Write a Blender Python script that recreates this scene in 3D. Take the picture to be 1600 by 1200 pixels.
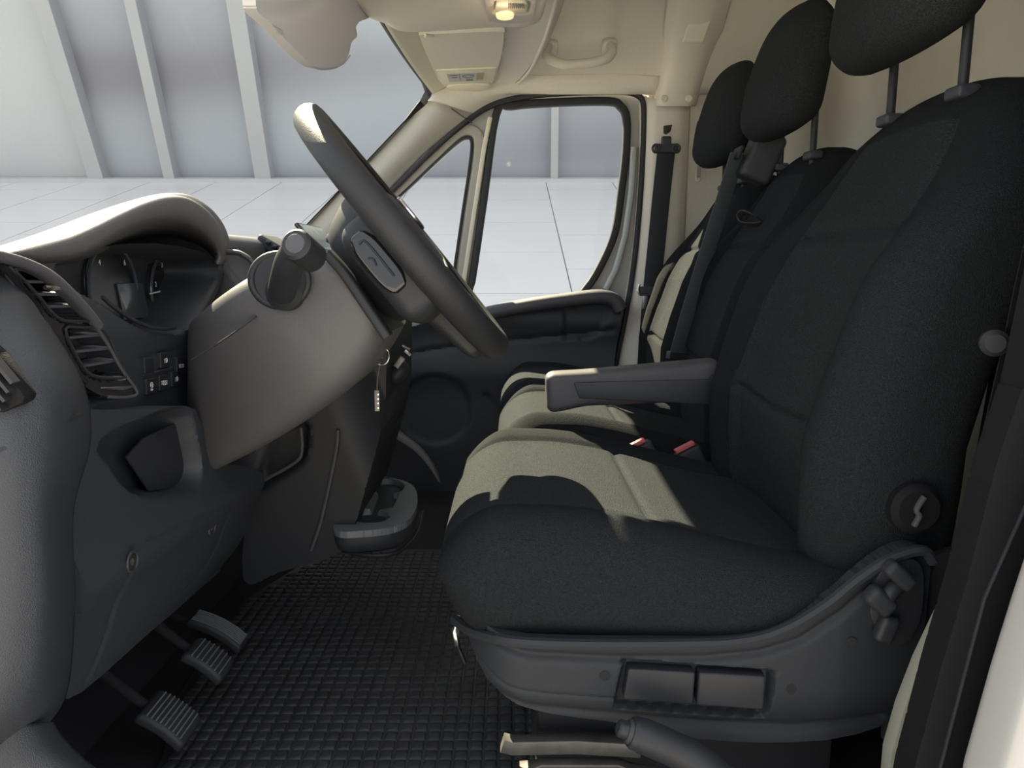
import bpy, bmesh, math, random
import numpy as np
from mathutils import Vector, Matrix

random.seed(4)
for o in list(bpy.data.objects):
    bpy.data.objects.remove(o)
scene = bpy.context.scene
COL = scene.collection

# ------------------------------------------------------------------ camera, sky, sun, exposure
F = 1150.0                          # focal length in pixels of a 1600 px wide frame
PITCH = math.atan(185 / F)
ZC = 1.35                           # camera height above the ground
cam_d = bpy.data.cameras.new('camera'); cam = bpy.data.objects.new('camera', cam_d)
COL.objects.link(cam); scene.camera = cam
cam_d.sensor_width = 36; cam_d.lens = F * 36 / 1600
cam_d.clip_start = 0.02; cam_d.clip_end = 200
cam.location = (0, 0, ZC); cam.rotation_euler = (math.pi / 2 - PITCH, 0, 0)

world = bpy.data.worlds.new('world'); scene.world = world; world.use_nodes = True
bg = world.node_tree.nodes['Background']
bg.inputs[0].default_value = (0.92, 0.957, 1.0, 1); bg.inputs[1].default_value = 1.6

SUN_TO = Vector((-0.61, 0.80, 1.0)).normalized()
sun_d = bpy.data.lights.new('sun', 'SUN'); sun = bpy.data.objects.new('sun', sun_d)
COL.objects.link(sun); sun.rotation_euler = SUN_TO.to_track_quat('Z', 'Y').to_euler()
sun_d.energy = 28; sun_d.angle = math.radians(0.53); sun_d.color = (1.0, 0.855, 0.54)
sun.location = (-4, 8, 9)

vs = scene.view_settings
vs.view_transform = 'Standard'; vs.look = 'None'; vs.exposure = 0.0; vs.gamma = 1.0
vs.use_curve_mapping = False

# ------------------------------------------------------------------ pixel helpers (camera-relative metres, z up, +y across the cab, +x rearwards)
CT, ST = math.cos(PITCH), math.sin(PITCH)
def ray(px, py):
    ru = (600 - py) / F
    return (px - 800) / F, CT + ru * ST, ru * CT - ST
def P(px, py, Y):
    a, b, c = ray(px, py); return Vector((a / b * Y, Y, c / b * Y))
def PX(px, py, X):
    a, b, c = ray(px, py); return Vector((X, b / a * X, c / a * X))
def PZ(px, py, Z):
    a, b, c = ray(px, py); return Vector((a / c * Z, b / c * Z, Z))
def on_plane(px, py, p0, n):
    d = Vector(ray(px, py)); return d * (Vector(p0).dot(n) / d.dot(n))
def xz(pts, Y): return [(P(x, y, Y).x, P(x, y, Y).z) for x, y in pts]
def yz(pts, X): return [(PX(x, y, X).y, PX(x, y, X).z) for x, y in pts]
def xy(pts, Z): return [(PZ(x, y, Z).x, PZ(x, y, Z).y) for x, y in pts]

# ------------------------------------------------------------------ materials
def sock(n, *names):
    for k in names:
        if k in n.inputs: return n.inputs[k]
def material(name, col, rough=0.5, metal=0.0, spec=0.5, bump=0.0, bscale=900, mottle=0.0, mscale=30,
             speck=0.0, sscale=700, coat=0.0, sheen=0.0, kind='noise', emit=0.0):
    m = bpy.data.materials.new(name); m.use_nodes = True
    nt = m.node_tree; b = nt.nodes['Principled BSDF']
    b.inputs['Base Color'].default_value = (*col, 1)
    b.inputs['Roughness'].default_value = rough; b.inputs['Metallic'].default_value = metal
    sock(b, 'Specular IOR Level').default_value = spec
    if coat: sock(b, 'Coat Weight').default_value = coat
    if sheen:
        sock(b, 'Sheen Weight').default_value = sheen
        sock(b, 'Sheen Roughness').default_value = 0.6
    if emit:
        sock(b, 'Emission Color').default_value = (*col, 1); sock(b, 'Emission Strength').default_value = emit
    tc = nt.nodes.new('ShaderNodeTexCoord')
    last = None
    if mottle or speck:
        def layer(scale, amount, prev):
            n = nt.nodes.new('ShaderNodeTexNoise'); n.inputs['Scale'].default_value = scale
            n.inputs['Detail'].default_value = 3
            nt.links.new(tc.outputs['Object'], n.inputs['Vector'])
            mr = nt.nodes.new('ShaderNodeMapRange')
            mr.inputs['From Min'].default_value = 0.3; mr.inputs['From Max'].default_value = 0.7
            mr.inputs['To Min'].default_value = 1 - amount; mr.inputs['To Max'].default_value = 1 + amount
            nt.links.new(n.outputs['Fac'], mr.inputs['Value'])
            mx = nt.nodes.new('ShaderNodeVectorMath'); mx.operation = 'SCALE'
            if prev is None: mx.inputs[0].default_value = col
            else: nt.links.new(prev, mx.inputs[0])
            nt.links.new(mr.outputs['Result'], mx.inputs['Scale'])
            return mx.outputs['Vector']
        if mottle: last = layer(mscale, mottle, last)
        if speck: last = layer(sscale, speck, last)
        nt.links.new(last, b.inputs['Base Color'])
    if bump:
        if kind == 'voronoi':
            n = nt.nodes.new('ShaderNodeTexVoronoi'); n.inputs['Scale'].default_value = bscale; out = n.outputs['Distance']
        else:
            n = nt.nodes.new('ShaderNodeTexNoise'); n.inputs['Scale'].default_value = bscale
            n.inputs['Detail'].default_value = 2; out = n.outputs['Fac']
        nt.links.new(tc.outputs['Object'], n.inputs['Vector'])
        bp = nt.nodes.new('ShaderNodeBump'); bp.inputs['Strength'].default_value = bump
        bp.inputs['Distance'].default_value = 0.003 if bump >= 1 else 0.001
        nt.links.new(out, bp.inputs['Height']); nt.links.new(bp.outputs['Normal'], b.inputs['Normal'])
    return m

def glass(name, tint=(0.96, 0.98, 0.99), gloss=0.008):
    m = bpy.data.materials.new(name); m.use_nodes = True; nt = m.node_tree
    for n in list(nt.nodes):
        if n.type != 'OUTPUT_MATERIAL': nt.nodes.remove(n)
    out = nt.nodes['Material Output']
    t = nt.nodes.new('ShaderNodeBsdfTransparent'); t.inputs[0].default_value = (*tint, 1)
    g = nt.nodes.new('ShaderNodeBsdfGlossy'); g.inputs['Roughness'].default_value = 0.02
    mx = nt.nodes.new('ShaderNodeMixShader'); mx.inputs[0].default_value = gloss
    nt.links.new(t.outputs[0], mx.inputs[1]); nt.links.new(g.outputs[0], mx.inputs[2])
    nt.links.new(mx.outputs[0], out.inputs[0])
    return m

M = {}
M['plastic'] = material('black_grained_plastic', (0.034, 0.038, 0.050), 0.48, bump=0.35, bscale=1100, kind='voronoi')
M['soft'] = material('charcoal_soft_plastic', (0.066, 0.066, 0.080), 0.50, bump=0.30, bscale=900, kind='voronoi')
M['satin'] = material('dark_satin_plastic', (0.022, 0.024, 0.031), 0.52, spec=0.35)
M['gloss'] = material('black_gloss_plastic', (0.010, 0.010, 0.012), 0.14, coat=0.3)
M['deep'] = material('dark_carpet', (0.015, 0.0155, 0.019), 0.95, bump=0.5, bscale=700)
M['grey'] = material('grey_seat_plastic', (0.0235, 0.0265, 0.0345), 0.62, spec=0.3, bump=0.25, bscale=1100, kind='voronoi')
M['fabric'] = material('black_woven_fabric', (0.0175, 0.0200, 0.0245), 0.95, spec=0.12, bump=1.0, bscale=750, mottle=0.12, mscale=420, speck=0.4, sscale=900)
M['fabric2'] = material('charcoal_centre_fabric', (0.0275, 0.0315, 0.0370), 0.95, spec=0.12, bump=1.0, bscale=700, mottle=0.18, mscale=330, speck=0.5, sscale=700)
M['leather'] = material('black_leather', (0.020, 0.0215, 0.027), 0.50, spec=0.4, bump=0.3, bscale=900, kind='voronoi')
M['liner'] = material('beige_headliner', (0.74, 0.71, 0.655), 0.95, spec=0.1, bump=0.35, bscale=900, speck=0.10, sscale=900)
M['beige'] = material('beige_plastic', (0.73, 0.70, 0.64), 0.6, bump=0.15, bscale=900, speck=0.05)
M['beige_light'] = material('pale_beige_plastic', (0.74, 0.71, 0.58), 0.55)
M['bulkhead'] = material('bulkhead_beige_board', (0.80, 0.78, 0.71), 0.8, bump=0.2, bscale=600, mottle=0.06, mscale=6)
M['paint'] = material('grey_body_paint', (0.46, 0.49, 0.50), 0.3, coat=0.4)
M['paint_warm'] = material('inner_door_paint', (0.42, 0.42, 0.405), 0.4, coat=0.2)
M['white'] = material('white_body_paint', (0.42, 0.42, 0.43), 0.35, coat=0.4)
M['seal'] = material('black_rubber_seal', (0.020, 0.021, 0.026), 0.6)
M['chrome'] = material('brushed_chrome', (0.75, 0.76, 0.78), 0.22, metal=1.0)
M['steel'] = material('worn_steel', (0.16, 0.15, 0.145), 0.4, metal=0.5, mottle=0.25, mscale=60)
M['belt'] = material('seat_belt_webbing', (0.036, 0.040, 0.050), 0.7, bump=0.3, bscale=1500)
M['rail'] = material('dull_rail_steel', (0.10, 0.095, 0.09), 0.45, metal=0.3, mottle=0.2, mscale=60)
M['tray'] = material('lightened_tray_plastic', (0.15, 0.17, 0.195), 0.4)  # bluish light on the tray top put into the colour; pedal ribs share it
M['trim_dark'] = material('dark_pillar_plastic', (0.007, 0.0075, 0.010), 0.75, spec=0.2, bump=0.25, bscale=1100, kind='voronoi')
M['belt_darkened'] = material('darkened_belt_webbing', (0.010, 0.011, 0.014), 0.85, spec=0.2, bump=0.3, bscale=1500)  # same webbing darkened against open-door light; shade put into the colour
M['shroud'] = material('charcoal_shroud_plastic', (0.088, 0.086, 0.096), 0.5, bump=0.25, bscale=1000, kind='voronoi')
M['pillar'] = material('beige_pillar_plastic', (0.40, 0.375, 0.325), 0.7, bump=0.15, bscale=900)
M['belt_lit'] = material('lit_belt_webbing', (0.080, 0.094, 0.112), 0.7, bump=0.3, bscale=1500)  # same belt webbing, with the light on the middle belt put into the colour
M['red'] = material('red_button_plastic', (0.62, 0.14, 0.14), 0.4)
M['rubber'] = material('mat_rubber', (0.034, 0.035, 0.040), 0.6, mottle=0.25, mscale=15, bump=0.25, bscale=500)
M['print'] = material('white_print', (0.75, 0.75, 0.75), 0.6)
M['visor'] = material('grey_visor_vinyl', (0.54, 0.54, 0.59), 0.8, bump=0.2, bscale=900)
M['label'] = material('visor_label_grey', (0.50, 0.50, 0.52), 0.6)
M['label_ink'] = material('label_ink', (0.16, 0.15, 0.16), 0.6)
M['label_gold'] = material('label_gold', (0.42, 0.34, 0.18), 0.5)
M['lamp'] = material('lamp_warm_lens', (1.0, 0.74, 0.40), 0.4, emit=0.9)
M['lamp_grey'] = material('lamp_grey_plastic', (0.50, 0.49, 0.47), 0.5)
M['screen'] = material('screen_glass', (0.30, 0.38, 0.44), 0.1, coat=0.5)
M['screen_red'] = material('screen_red', (0.6, 0.22, 0.25), 0.3)
M['dial'] = material('dial_dark', (0.020, 0.022, 0.028), 0.25)
M['dial_glass'] = material('dial_grey_blue', (0.055, 0.065, 0.085), 0.18, coat=0.5)
M['crescent'] = material('grey_sill_paint', (0.22, 0.215, 0.235), 0.5)
M['sage'] = material('grey_green_panel', (0.26, 0.268, 0.232), 0.7, bump=0.15, bscale=700)
M['glass'] = glass('window_glass')
M['tile'] = material('white_floor_tile', (0.590, 0.566, 0.556), 0.35, mottle=0.02, mscale=1.5)
M['grout'] = material('grey_grout', (0.27, 0.27, 0.285), 0.9)
M['post'] = material('pale_grey_post', (0.335, 0.338, 0.350), 0.5)
M['bounce_paving'] = material('paled_bounce_paving', (0.42, 0.415, 0.41), 0.9, mottle=0.15, mscale=8, bump=0.4, bscale=200)  # ground out of view, made pale to bounce sunlight up into the cab
M['wallgrey'] = material('light_grey_wall', (0.42, 0.425, 0.435), 0.8, mottle=0.02, mscale=0.6)
def pane_material():
    m = material('frosted_facade_pane', (0.5, 0.55, 0.62), 0.45)
    nt = m.node_tree; b = nt.nodes['Principled BSDF']
    tc = nt.nodes.new('ShaderNodeTexCoord'); mp = nt.nodes.new('ShaderNodeMapping')
    mp.inputs['Scale'].default_value = (0.12, 0.2, 0.55); mp.inputs['Location'].default_value = (0.3, 0.0, 0.35)
    n = nt.nodes.new('ShaderNodeTexNoise'); n.inputs['Scale'].default_value = 1.4; n.inputs['Detail'].default_value = 0.5
    r = nt.nodes.new('ShaderNodeValToRGB')
    r.color_ramp.elements[0].position = 0.30; r.color_ramp.elements[0].color = (0.175, 0.17, 0.20, 1)
    r.color_ramp.elements[1].position = 0.62; r.color_ramp.elements[1].color = (0.325, 0.35, 0.385, 1)
    nt.links.new(tc.outputs['Object'], mp.inputs[0]); nt.links.new(mp.outputs[0], n.inputs['Vector'])
    nt.links.new(n.outputs['Fac'], r.inputs[0]); nt.links.new(r.outputs[0], b.inputs['Base Color'])
    return m
M['pane'] = pane_material()

# ------------------------------------------------------------------ object helpers
ORG = {}
def worg(o): return ORG.get(o.name, Vector((0, 0, 0))) if o else Vector((0, 0, 0))
def tag(o, label=None, cat=None, group=None, kind=None):
    if label: o['label'] = label
    if cat: o['category'] = cat
    if group: o['group'] = group
    if kind: o['kind'] = kind
    return o
def thing(name, loc, label, cat, group=None, kind=None):
    o = bpy.data.objects.new(name, None); COL.objects.link(o)
    o.location = (loc[0], loc[1], loc[2] + ZC); o.empty_display_size = 0.05
    ORG[o.name] = Vector(o.location)
    return tag(o, label, cat, group, kind)
def mk(name, verts, faces, mat, parent=None, smooth=True, sharp=38, recalc=True, bevel=0, seg=2, solid=0, origin=None):
    W = [Vector((v[0], v[1], v[2] + ZC)) for v in verts]
    if parent is not None: base = worg(parent)
    else:
        base = Vector((sum(v.x for v in W) / len(W), sum(v.y for v in W) / len(W), min(v.z for v in W)))
    me = bpy.data.meshes.new(name)
    me.from_pydata([v - base for v in W], [], [list(f) for f in faces])
    if recalc or bevel:
        bm = bmesh.new(); bm.from_mesh(me)
        if recalc: bmesh.ops.recalc_face_normals(bm, faces=bm.faces)
        if bevel:
            ed = [e for e in bm.edges if len(e.link_faces) == 2 and e.calc_face_angle(0) > math.radians(28)]
            bmesh.ops.bevel(bm, geom=ed, offset=bevel, segments=seg, profile=0.5, affect='EDGES', clamp_overlap=True)
        bm.to_mesh(me); bm.free()
    if smooth:
        me.shade_smooth()
        me.set_sharp_from_angle(angle=math.radians(sharp))
    m = M[mat] if isinstance(mat, str) else mat
    me.materials.append(m)
    o = bpy.data.objects.new(name, me); COL.objects.link(o)
    if parent is not None:
        o.parent = parent; ORG[o.name] = base
    else:
        o.location = base; ORG[o.name] = base
    if solid:
        s = o.modifiers.new('solid', 'SOLIDIFY'); s.thickness = solid; s.offset = 0
    return o

def crom(pts, k=8, closed=False):
    pts = [Vector(p) for p in pts]; n = len(pts); out = []
    rng = range(n) if closed else range(n - 1)
    for i in rng:
        if closed: p0, p1, p2, p3 = pts[i - 1], pts[i], pts[(i + 1) % n], pts[(i + 2) % n]
        else:
            p1, p2 = pts[i], pts[i + 1]
            p0 = pts[i - 1] if i > 0 else p1 * 2 - p2
            p3 = pts[i + 2] if i + 2 < n else p2 * 2 - p1
        for j in range(k):
            t = j / k
            out.append(0.5 * ((2 * p1) + (p2 - p0) * t + (2 * p0 - 5 * p1 + 4 * p2 - p3) * t * t + (3 * p1 - p0 - 3 * p2 + p3) * t ** 3))
    if not closed: out.append(pts[-1].copy())
    return out
def crom2(pts, k=6, closed=True): return [(v.x, v.y) for v in crom([(a, b, 0) for a, b in pts], k, closed)]

def patch(name, rows, mat, parent=None, k=6, solid=0.006, **kw):
    cols = list(zip(*[crom(r, k) for r in rows]))
    fine = [crom(c, k) for c in cols]           # per column, along rows
    nu, nv = len(fine), len(fine[0])
    verts = [fine[i][j] for i in range(nu) for j in range(nv)]
    faces = [(i * nv + j, (i + 1) * nv + j, (i + 1) * nv + j + 1, i * nv + j + 1) for i in range(nu - 1) for j in range(nv - 1)]
    return mk(name, verts, faces, mat, parent, solid=solid, **kw)

def loft(name, loops, mat, parent=None, cap=True, closed=False, **kw):
    n = len(loops[0]); verts = [v for l in loops for v in l]; faces = []
    L = len(loops)
    for i in range(L if closed else L - 1):
        a, b = i * n, ((i + 1) % L) * n
        for j in range(n):
            j2 = (j + 1) % n
            faces.append((a + j, a + j2, b + j2, b + j))
    if cap and not closed:
        faces.append(tuple(range(n - 1, -1, -1))); faces.append(tuple((L - 1) * n + j for j in range(n)))
    return mk(name, verts, faces, mat, parent, **kw)

def frame_path(pts, closed=False):
    pts = [Vector(p) for p in pts]; n = len(pts); T = []
    for i in range(n):
        a = pts[i - 1] if (i > 0 or closed) else pts[i]; b = pts[(i + 1) % n] if (i < n - 1 or closed) else pts[i]
        T.append((b - a).normalized())
    u = T[0].orthogonal().normalized(); R = []
    for i in range(n):
        u = (u - T[i] * u.dot(T[i])).normalized(); R.append((u.copy(), T[i].cross(u)))
    return pts, T, R
def tube(name, pts, r, mat, parent=None, n=12, closed=False, flat=None, **kw):
    """flat: (Vector across, ratio) squashes the section along that direction"""
    pts, T, R = frame_path(pts, closed); loops = []
    for i, p in enumerate(pts):
        rr = r[i] if isinstance(r, (list, tuple)) else r
        loops.append([p + (R[i][0] * math.cos(2 * math.pi * j / n) + R[i][1] * math.sin(2 * math.pi * j / n)) * rr for j in range(n)])
    return loft(name, loops, mat, parent, cap=not closed, closed=closed, **kw)
def sweep(name, pts, prof, up, mat, parent=None, closed=False, **kw):
    """prof: 2D loop (a across, b along up)"""
    pts = [Vector(p) for p in pts]; up = Vector(up).normalized(); n = len(pts); loops = []
    for i, p in enumerate(pts):
        a = pts[i - 1] if (i > 0 or closed) else p; b = pts[(i + 1) % n] if (i < n - 1 or closed) else p
        t = (b - a).normalized(); s = t.cross(up).normalized()
        loops.append([p + s * q[0] + up * q[1] for q in prof])
    return loft(name, loops, mat, parent, cap=not closed, closed=closed, **kw)
def rrect(w, h, r, k=4):
    out = []
    for cx, cy, a0 in ((w - r, h - r, 0), (-w + r, h - r, 90), (-w + r, -h + r, 180), (w - r, -h + r, 270)):
        for j in range(k + 1):
            a = math.radians(a0 + 90 * j / k); out.append((cx + r * math.cos(a), cy + r * math.sin(a)))
    return out

def rbox(name, half, r, mat, parent=None, n=(8, 8, 8), fn=None, M4=None, slot=None, mats=(), **kw):
    """rounded box, fn deforms local coordinates, M4 places it"""
    hx, hy, hz = half; verts = {}; V = []; Fc = []
    def idx(p):
        key = (round(p[0], 6), round(p[1], 6), round(p[2], 6))
        if key not in verts:
            verts[key] = len(V); V.append(p)
        return verts[key]
    H = (hx, hy, hz)
    def axis_samples(h, m):
        # denser near the rounded ends
        inner = h - r; out = [-h + r * (1 - math.cos(math.pi / 2 * j / 4)) for j in range(4)]
        out = [-h + r * j / 4 for j in range(4)]
        mid = [-inner + 2 * inner * j / m for j in range(m + 1)]
        return out + mid + [-x for x in reversed(out)]
    S = [axis_samples(H[i], n[i]) for i in range(3)]
    for ax in range(3):
        u, v = (ax + 1) % 3, (ax + 2) % 3
        for sg in (-1, 1):
            for i in range(len(S[u]) - 1):
                for j in range(len(S[v]) - 1):
                    q = []
                    for (a, b) in ((i, j), (i + 1, j), (i + 1, j + 1), (i, j + 1)):
                        p = [0, 0, 0]; p[ax] = sg * H[ax]; p[u] = S[u][a]; p[v] = S[v][b]; q.append(idx(tuple(p)))
                    Fc.append(q if sg > 0 else q[::-1])
    out = []
    for p in V:
        c = [max(-H[i] + r, min(H[i] - r, p[i])) for i in range(3)]
        d = Vector([p[i] - c[i] for i in range(3)])
        if d.length > 1e-9: d = d.normalized() * r
        w = Vector(c) + d
        if fn: w = Vector(fn(w.x, w.y, w.z))
        if M4: w = M4 @ w
        out.append(w)
    ob = mk(name, out, Fc, mat, parent, recalc=False, **kw)
    if slot:
        for m_ in mats: ob.data.materials.append(M[m_])
        for pl, f_ in zip(ob.data.polygons, Fc):
            c = [sum(V[i][k] for i in f_) / 4 for k in range(3)]
            pl.material_index = slot(*c)
    return ob
def place(loc, ux, uy, uz):
    ux, uy, uz = Vector(ux), Vector(uy), Vector(uz)
    return Matrix(((ux.x, uy.x, uz.x, loc[0]), (ux.y, uy.y, uz.y, loc[1]), (ux.z, uy.z, uz.z, loc[2]), (0, 0, 0, 1)))
def axes(n, up):
    n = Vector(n).normalized(); up = Vector(up); s = up.cross(n).normalized(); u = n.cross(s).normalized(); return s, u, n

def sd_poly(pts, poly):
    poly = np.array(poly); a = poly; b = np.roll(poly, -1, 0)
    d = np.full(len(pts), 1e9); near = np.zeros_like(pts); ins = np.zeros(len(pts), bool)
    for p, q in zip(a, b):
        e = q - p; w = pts - p; t = np.clip((w @ e) / max(e @ e, 1e-12), 0, 1)
        c = p + t[:, None] * e; dd = np.hypot(*(pts - c).T); m = dd < d
        d[m] = dd[m]; near[m] = c[m]
        cond = ((p[1] > pts[:, 1]) != (q[1] > pts[:, 1]))
        if abs(q[1] - p[1]) > 1e-12:
            xi = (q[0] - p[0]) * (pts[:, 1] - p[1]) / (q[1] - p[1]) + p[0]
            ins ^= cond & (pts[:, 0] < xi)
    return np.where(ins, -d, d), near
def d_line(pts, line):
    line = np.array(line); d = np.full(len(pts), 1e9)
    for p, q in zip(line[:-1], line[1:]):
        e = q - p; w = pts - p; t = np.clip((w @ e) / max(e @ e, 1e-12), 0, 1)
        d = np.minimum(d, np.hypot(*(pts - (p + t[:, None] * e)).T))
    return d
def relief(name, axis, c0, sgn, outline, mat, parent=None, cell=0.005, f=None, feats=(), thick=0.01, **kw):
    o = np.array(outline); lo = o.min(0) - cell; hi = o.max(0) + cell
    nx = int((hi[0] - lo[0]) / cell) + 2; ny = int((hi[1] - lo[1]) / cell) + 2
    gx, gy = np.meshgrid(lo[0] + cell * np.arange(nx), lo[1] + cell * np.arange(ny), indexing='ij')
    pts = np.stack([gx.ravel(), gy.ravel()], 1)
    sd, near = sd_poly(pts, outline)
    idx = np.arange(nx * ny).reshape(nx, ny)
    quads = np.stack([idx[:-1, :-1], idx[1:, :-1], idx[1:, 1:], idx[:-1, 1:]], -1).reshape(-1, 4)
    keep = (sd[quads] <= 0).sum(1) >= 2
    quads = quads[keep]
    out = sd > 0
    pts[out] = near[out]
    v = np.full(len(pts), float(c0))
    if f is not None: v = v + sgn * f(pts[:, 0], pts[:, 1])
    for ft in feats:
        if ft[0] == 'recess':
            s, _ = sd_poly(pts, ft[1]); t = np.clip((-s + ft[3] / 2) / ft[3], 0, 1); v -= sgn * ft[2] * t * t * (3 - 2 * t)
        else:
            d = d_line(pts, ft[1]); v -= sgn * ft[2] * np.exp(-(d / ft[3]) ** 2)
    used = np.unique(quads); mp = -np.ones(len(pts), int); mp[used] = np.arange(len(used))
    q = mp[quads]; n = len(used); A = pts[used]; vv = v[used]
    def xyz(a, val):
        if axis == 'X': return np.stack([val, a[:, 0], a[:, 1]], 1)
        if axis == 'Y': return np.stack([a[:, 0], val, a[:, 1]], 1)
        return np.stack([a[:, 0], a[:, 1], val], 1)
    V = np.concatenate([xyz(A, vv), xyz(A, vv - sgn * thick)])
    edges = {}
    for fc in q.tolist():
        for i in range(4):
            e = (fc[i], fc[(i + 1) % 4]); edges[e] = 1
    rim = [(a, b, b + n, a + n) for (a, b) in edges if (b, a) not in edges]
    faces = q.tolist() + [[i + n for i in fc[::-1]] for fc in q.tolist()] + rim
    return mk(name, V.tolist(), faces, mat, parent, sharp=50, **kw)

def plate(name, axis, c0, c1, outline, mat, parent=None, bevel=0.002, **kw):
    """extruded outline between c0 and c1 along axis (2D coordinates of that plane)"""
    def xyz(a, c):
        return {'X': (c, a[0], a[1]), 'Y': (a[0], c, a[1]), 'Z': (a[0], a[1], c)}[axis]
    n = len(outline); V = [xyz(a, c0) for a in outline] + [xyz(a, c1) for a in outline]
    faces = [tuple(range(n)), tuple(range(2 * n - 1, n - 1, -1))] + [(i, (i + 1) % n, (i + 1) % n + n, i + n) for i in range(n)]
    return mk(name, V, faces, mat, parent, bevel=bevel, **kw)
def holed(name, axis, c0, c1, outer, holes, mat, parent=None, **kw):
    """plate with holes: triangulated fill of a flat curve, then extruded"""
    cu = bpy.data.curves.new('tmp', 'CURVE'); cu.dimensions = '2D'; cu.fill_mode = 'BOTH'; cu.extrude = 0.5
    for lp in [outer] + list(holes):
        sp = cu.splines.new('POLY'); sp.points.add(len(lp) - 1); sp.use_cyclic_u = True
        for i, p in enumerate(lp): sp.points[i].co = (p[0], p[1], 0, 1)
    ob = bpy.data.objects.new('tmp', cu); me = bpy.data.meshes.new_from_object(ob)
    V = []
    for v in me.vertices:
        c = c0 if v.co.z < 0 else c1
        V.append({'X': (c, v.co.x, v.co.y), 'Y': (v.co.x, c, v.co.y), 'Z': (v.co.x, v.co.y, c)}[axis])
    faces = [tuple(p.vertices) for p in me.polygons]
    bpy.data.objects.remove(ob); bpy.data.curves.remove(cu); bpy.data.meshes.remove(me)
    return mk(name, V, faces, mat, parent, smooth=False, **kw)
def text(name, body, loc, ux, uy, size, mat, parent):
    cu = bpy.data.curves.new('tmp', 'FONT'); cu.body = body; cu.size = size; cu.align_x = 'CENTER'; cu.align_y = 'CENTER'; cu.extrude = 0.0002 / 1
    ob = bpy.data.objects.new('tmp', cu); me = bpy.data.meshes.new_from_object(ob)
    ux, uy = Vector(ux).normalized(), Vector(uy).normalized(); uz = ux.cross(uy)
    V = [Vector(loc) + ux * v.co.x + uy * v.co.y + uz * v.co.z for v in me.vertices]
    faces = [tuple(p.vertices) for p in me.polygons]
    bpy.data.objects.remove(ob); bpy.data.curves.remove(cu); bpy.data.meshes.remove(me)
    return mk(name, V, faces, mat, parent, smooth=False, recalc=False)
def disc(name, c, n, r, h, mat, parent, seg=24, bevel=0.0):
    s, u, n = axes(n, (0.01, 0.02, 1) if abs(Vector(n).normalized().z) < 0.9 else (1, 0, 0)); c = Vector(c)
    loops = [[c + n * z + (s * math.cos(2 * math.pi * j / seg) + u * math.sin(2 * math.pi * j / seg)) * rr for j in range(seg)]
             for z, rr in ((-h, r), (-bevel, r), (0, r - bevel))] if bevel else \
            [[c + n * z + (s * math.cos(2 * math.pi * j / seg) + u * math.sin(2 * math.pi * j / seg)) * r for j in range(seg)] for z in (-h, 0)]
    return loft(name, loops, mat, parent)
def circ(c, r, n=20, ry=None): return [(c[0] + r * math.cos(2 * math.pi * i / n), c[1] + (ry or r) * math.sin(2 * math.pi * i / n)) for i in range(n)]
def bar(name, a, b, across, w, t, mat, parent, **kw):
    """box from a to b, width w along 'across', thickness t"""
    a, b = Vector(a), Vector(b); d = (b - a).normalized(); ac = Vector(across); ac = (ac - d * ac.dot(d)).normalized(); up = d.cross(ac)
    V = [p + ac * sx * w / 2 + up * sz * t / 2 for p in (a, b) for sx, sz in ((-1, -1), (1, -1), (1, 1), (-1, 1))]
    fs = [(0, 1, 2, 3), (7, 6, 5, 4)] + [(i, (i + 1) % 4, (i + 1) % 4 + 4, i + 4) for i in range(4)]
    return mk(name, V, fs, mat, parent, **kw)
def ribbon(name, pts, across, w, t, mat, parent, k=6, **kw):
    pts = crom(pts, k); pr = rrect(w / 2, t / 2, t * 0.45, 2); loops = []
    n = len(pts)
    for i, p in enumerate(pts):
        d = (pts[min(i + 1, n - 1)] - pts[max(i - 1, 0)]).normalized()
        ac = across(i / (n - 1)) if callable(across) else Vector(across)
        ac = (ac - d * ac.dot(d)).normalized(); up = d.cross(ac)
        loops.append([p + ac * q[0] + up * q[1] for q in pr])
    return loft(name, loops, mat, parent, **kw)
def interp(x, xs, ys): return float(np.interp(x, xs, ys))

# ================================================================== SETTING: forecourt, tiled apron and glazed facade, tilted together to fit the image horizon
g = mk('floor', [(x, y, -ZC + z) for x, y, z in [(-30, -12, 0), (25, -12, 0), (25, 30, 0), (-30, 30, 0), (-30, -12, -.1), (25, -12, -.1), (25, 30, -.1), (-30, 30, -.1)]],
       [(0, 1, 2, 3), (7, 6, 5, 4), (0, 4, 5, 1), (1, 5, 6, 2), (2, 6, 7, 3), (3, 7, 4, 0)], 'bounce_paving', smooth=False)
tag(g, 'flat paving under the van, out of view and paled to bounce light', 'paving', kind='structure')

AL = math.atan(0.287); SY, SZ = 4.7, -0.42 - 0.3 * 0.287  # tilt taken from the background's horizon in the image; floor and facade share it
def SR(x, s, h): return Vector((x, SY + s * math.cos(AL) - h * math.sin(AL), SZ + s * math.sin(AL) + h * math.cos(AL)))
S_WALL = (10.4 - SY) / math.cos(AL)
def slab(name, x0, x1, s0, s1, h0, h1, mat, parent=None, bevel=0, **kw):
    V = [SR(x, s, h) for h in (h0, h1) for x, s in ((x0, s0), (x1, s0), (x1, s1), (x0, s1))]
    return mk(name, V, [(3, 2, 1, 0), (4, 5, 6, 7), (0, 1, 5, 4), (1, 2, 6, 5), (2, 3, 7, 6), (3, 0, 4, 7)], mat, parent, smooth=False, bevel=bevel, **kw)
apron = slab('floor_apron_tilted', -14, 9, 0, S_WALL + .6, -2.2, -0.012, 'grout')
tag(apron, 'white tiled floor outside, tilted up with the glazed facade to fit the image', 'floor', kind='structure')
x0 = P(853, 290, 10.4).x
tl = None; TW, TL = 0.905, 1.21; gp = 0.006
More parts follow.
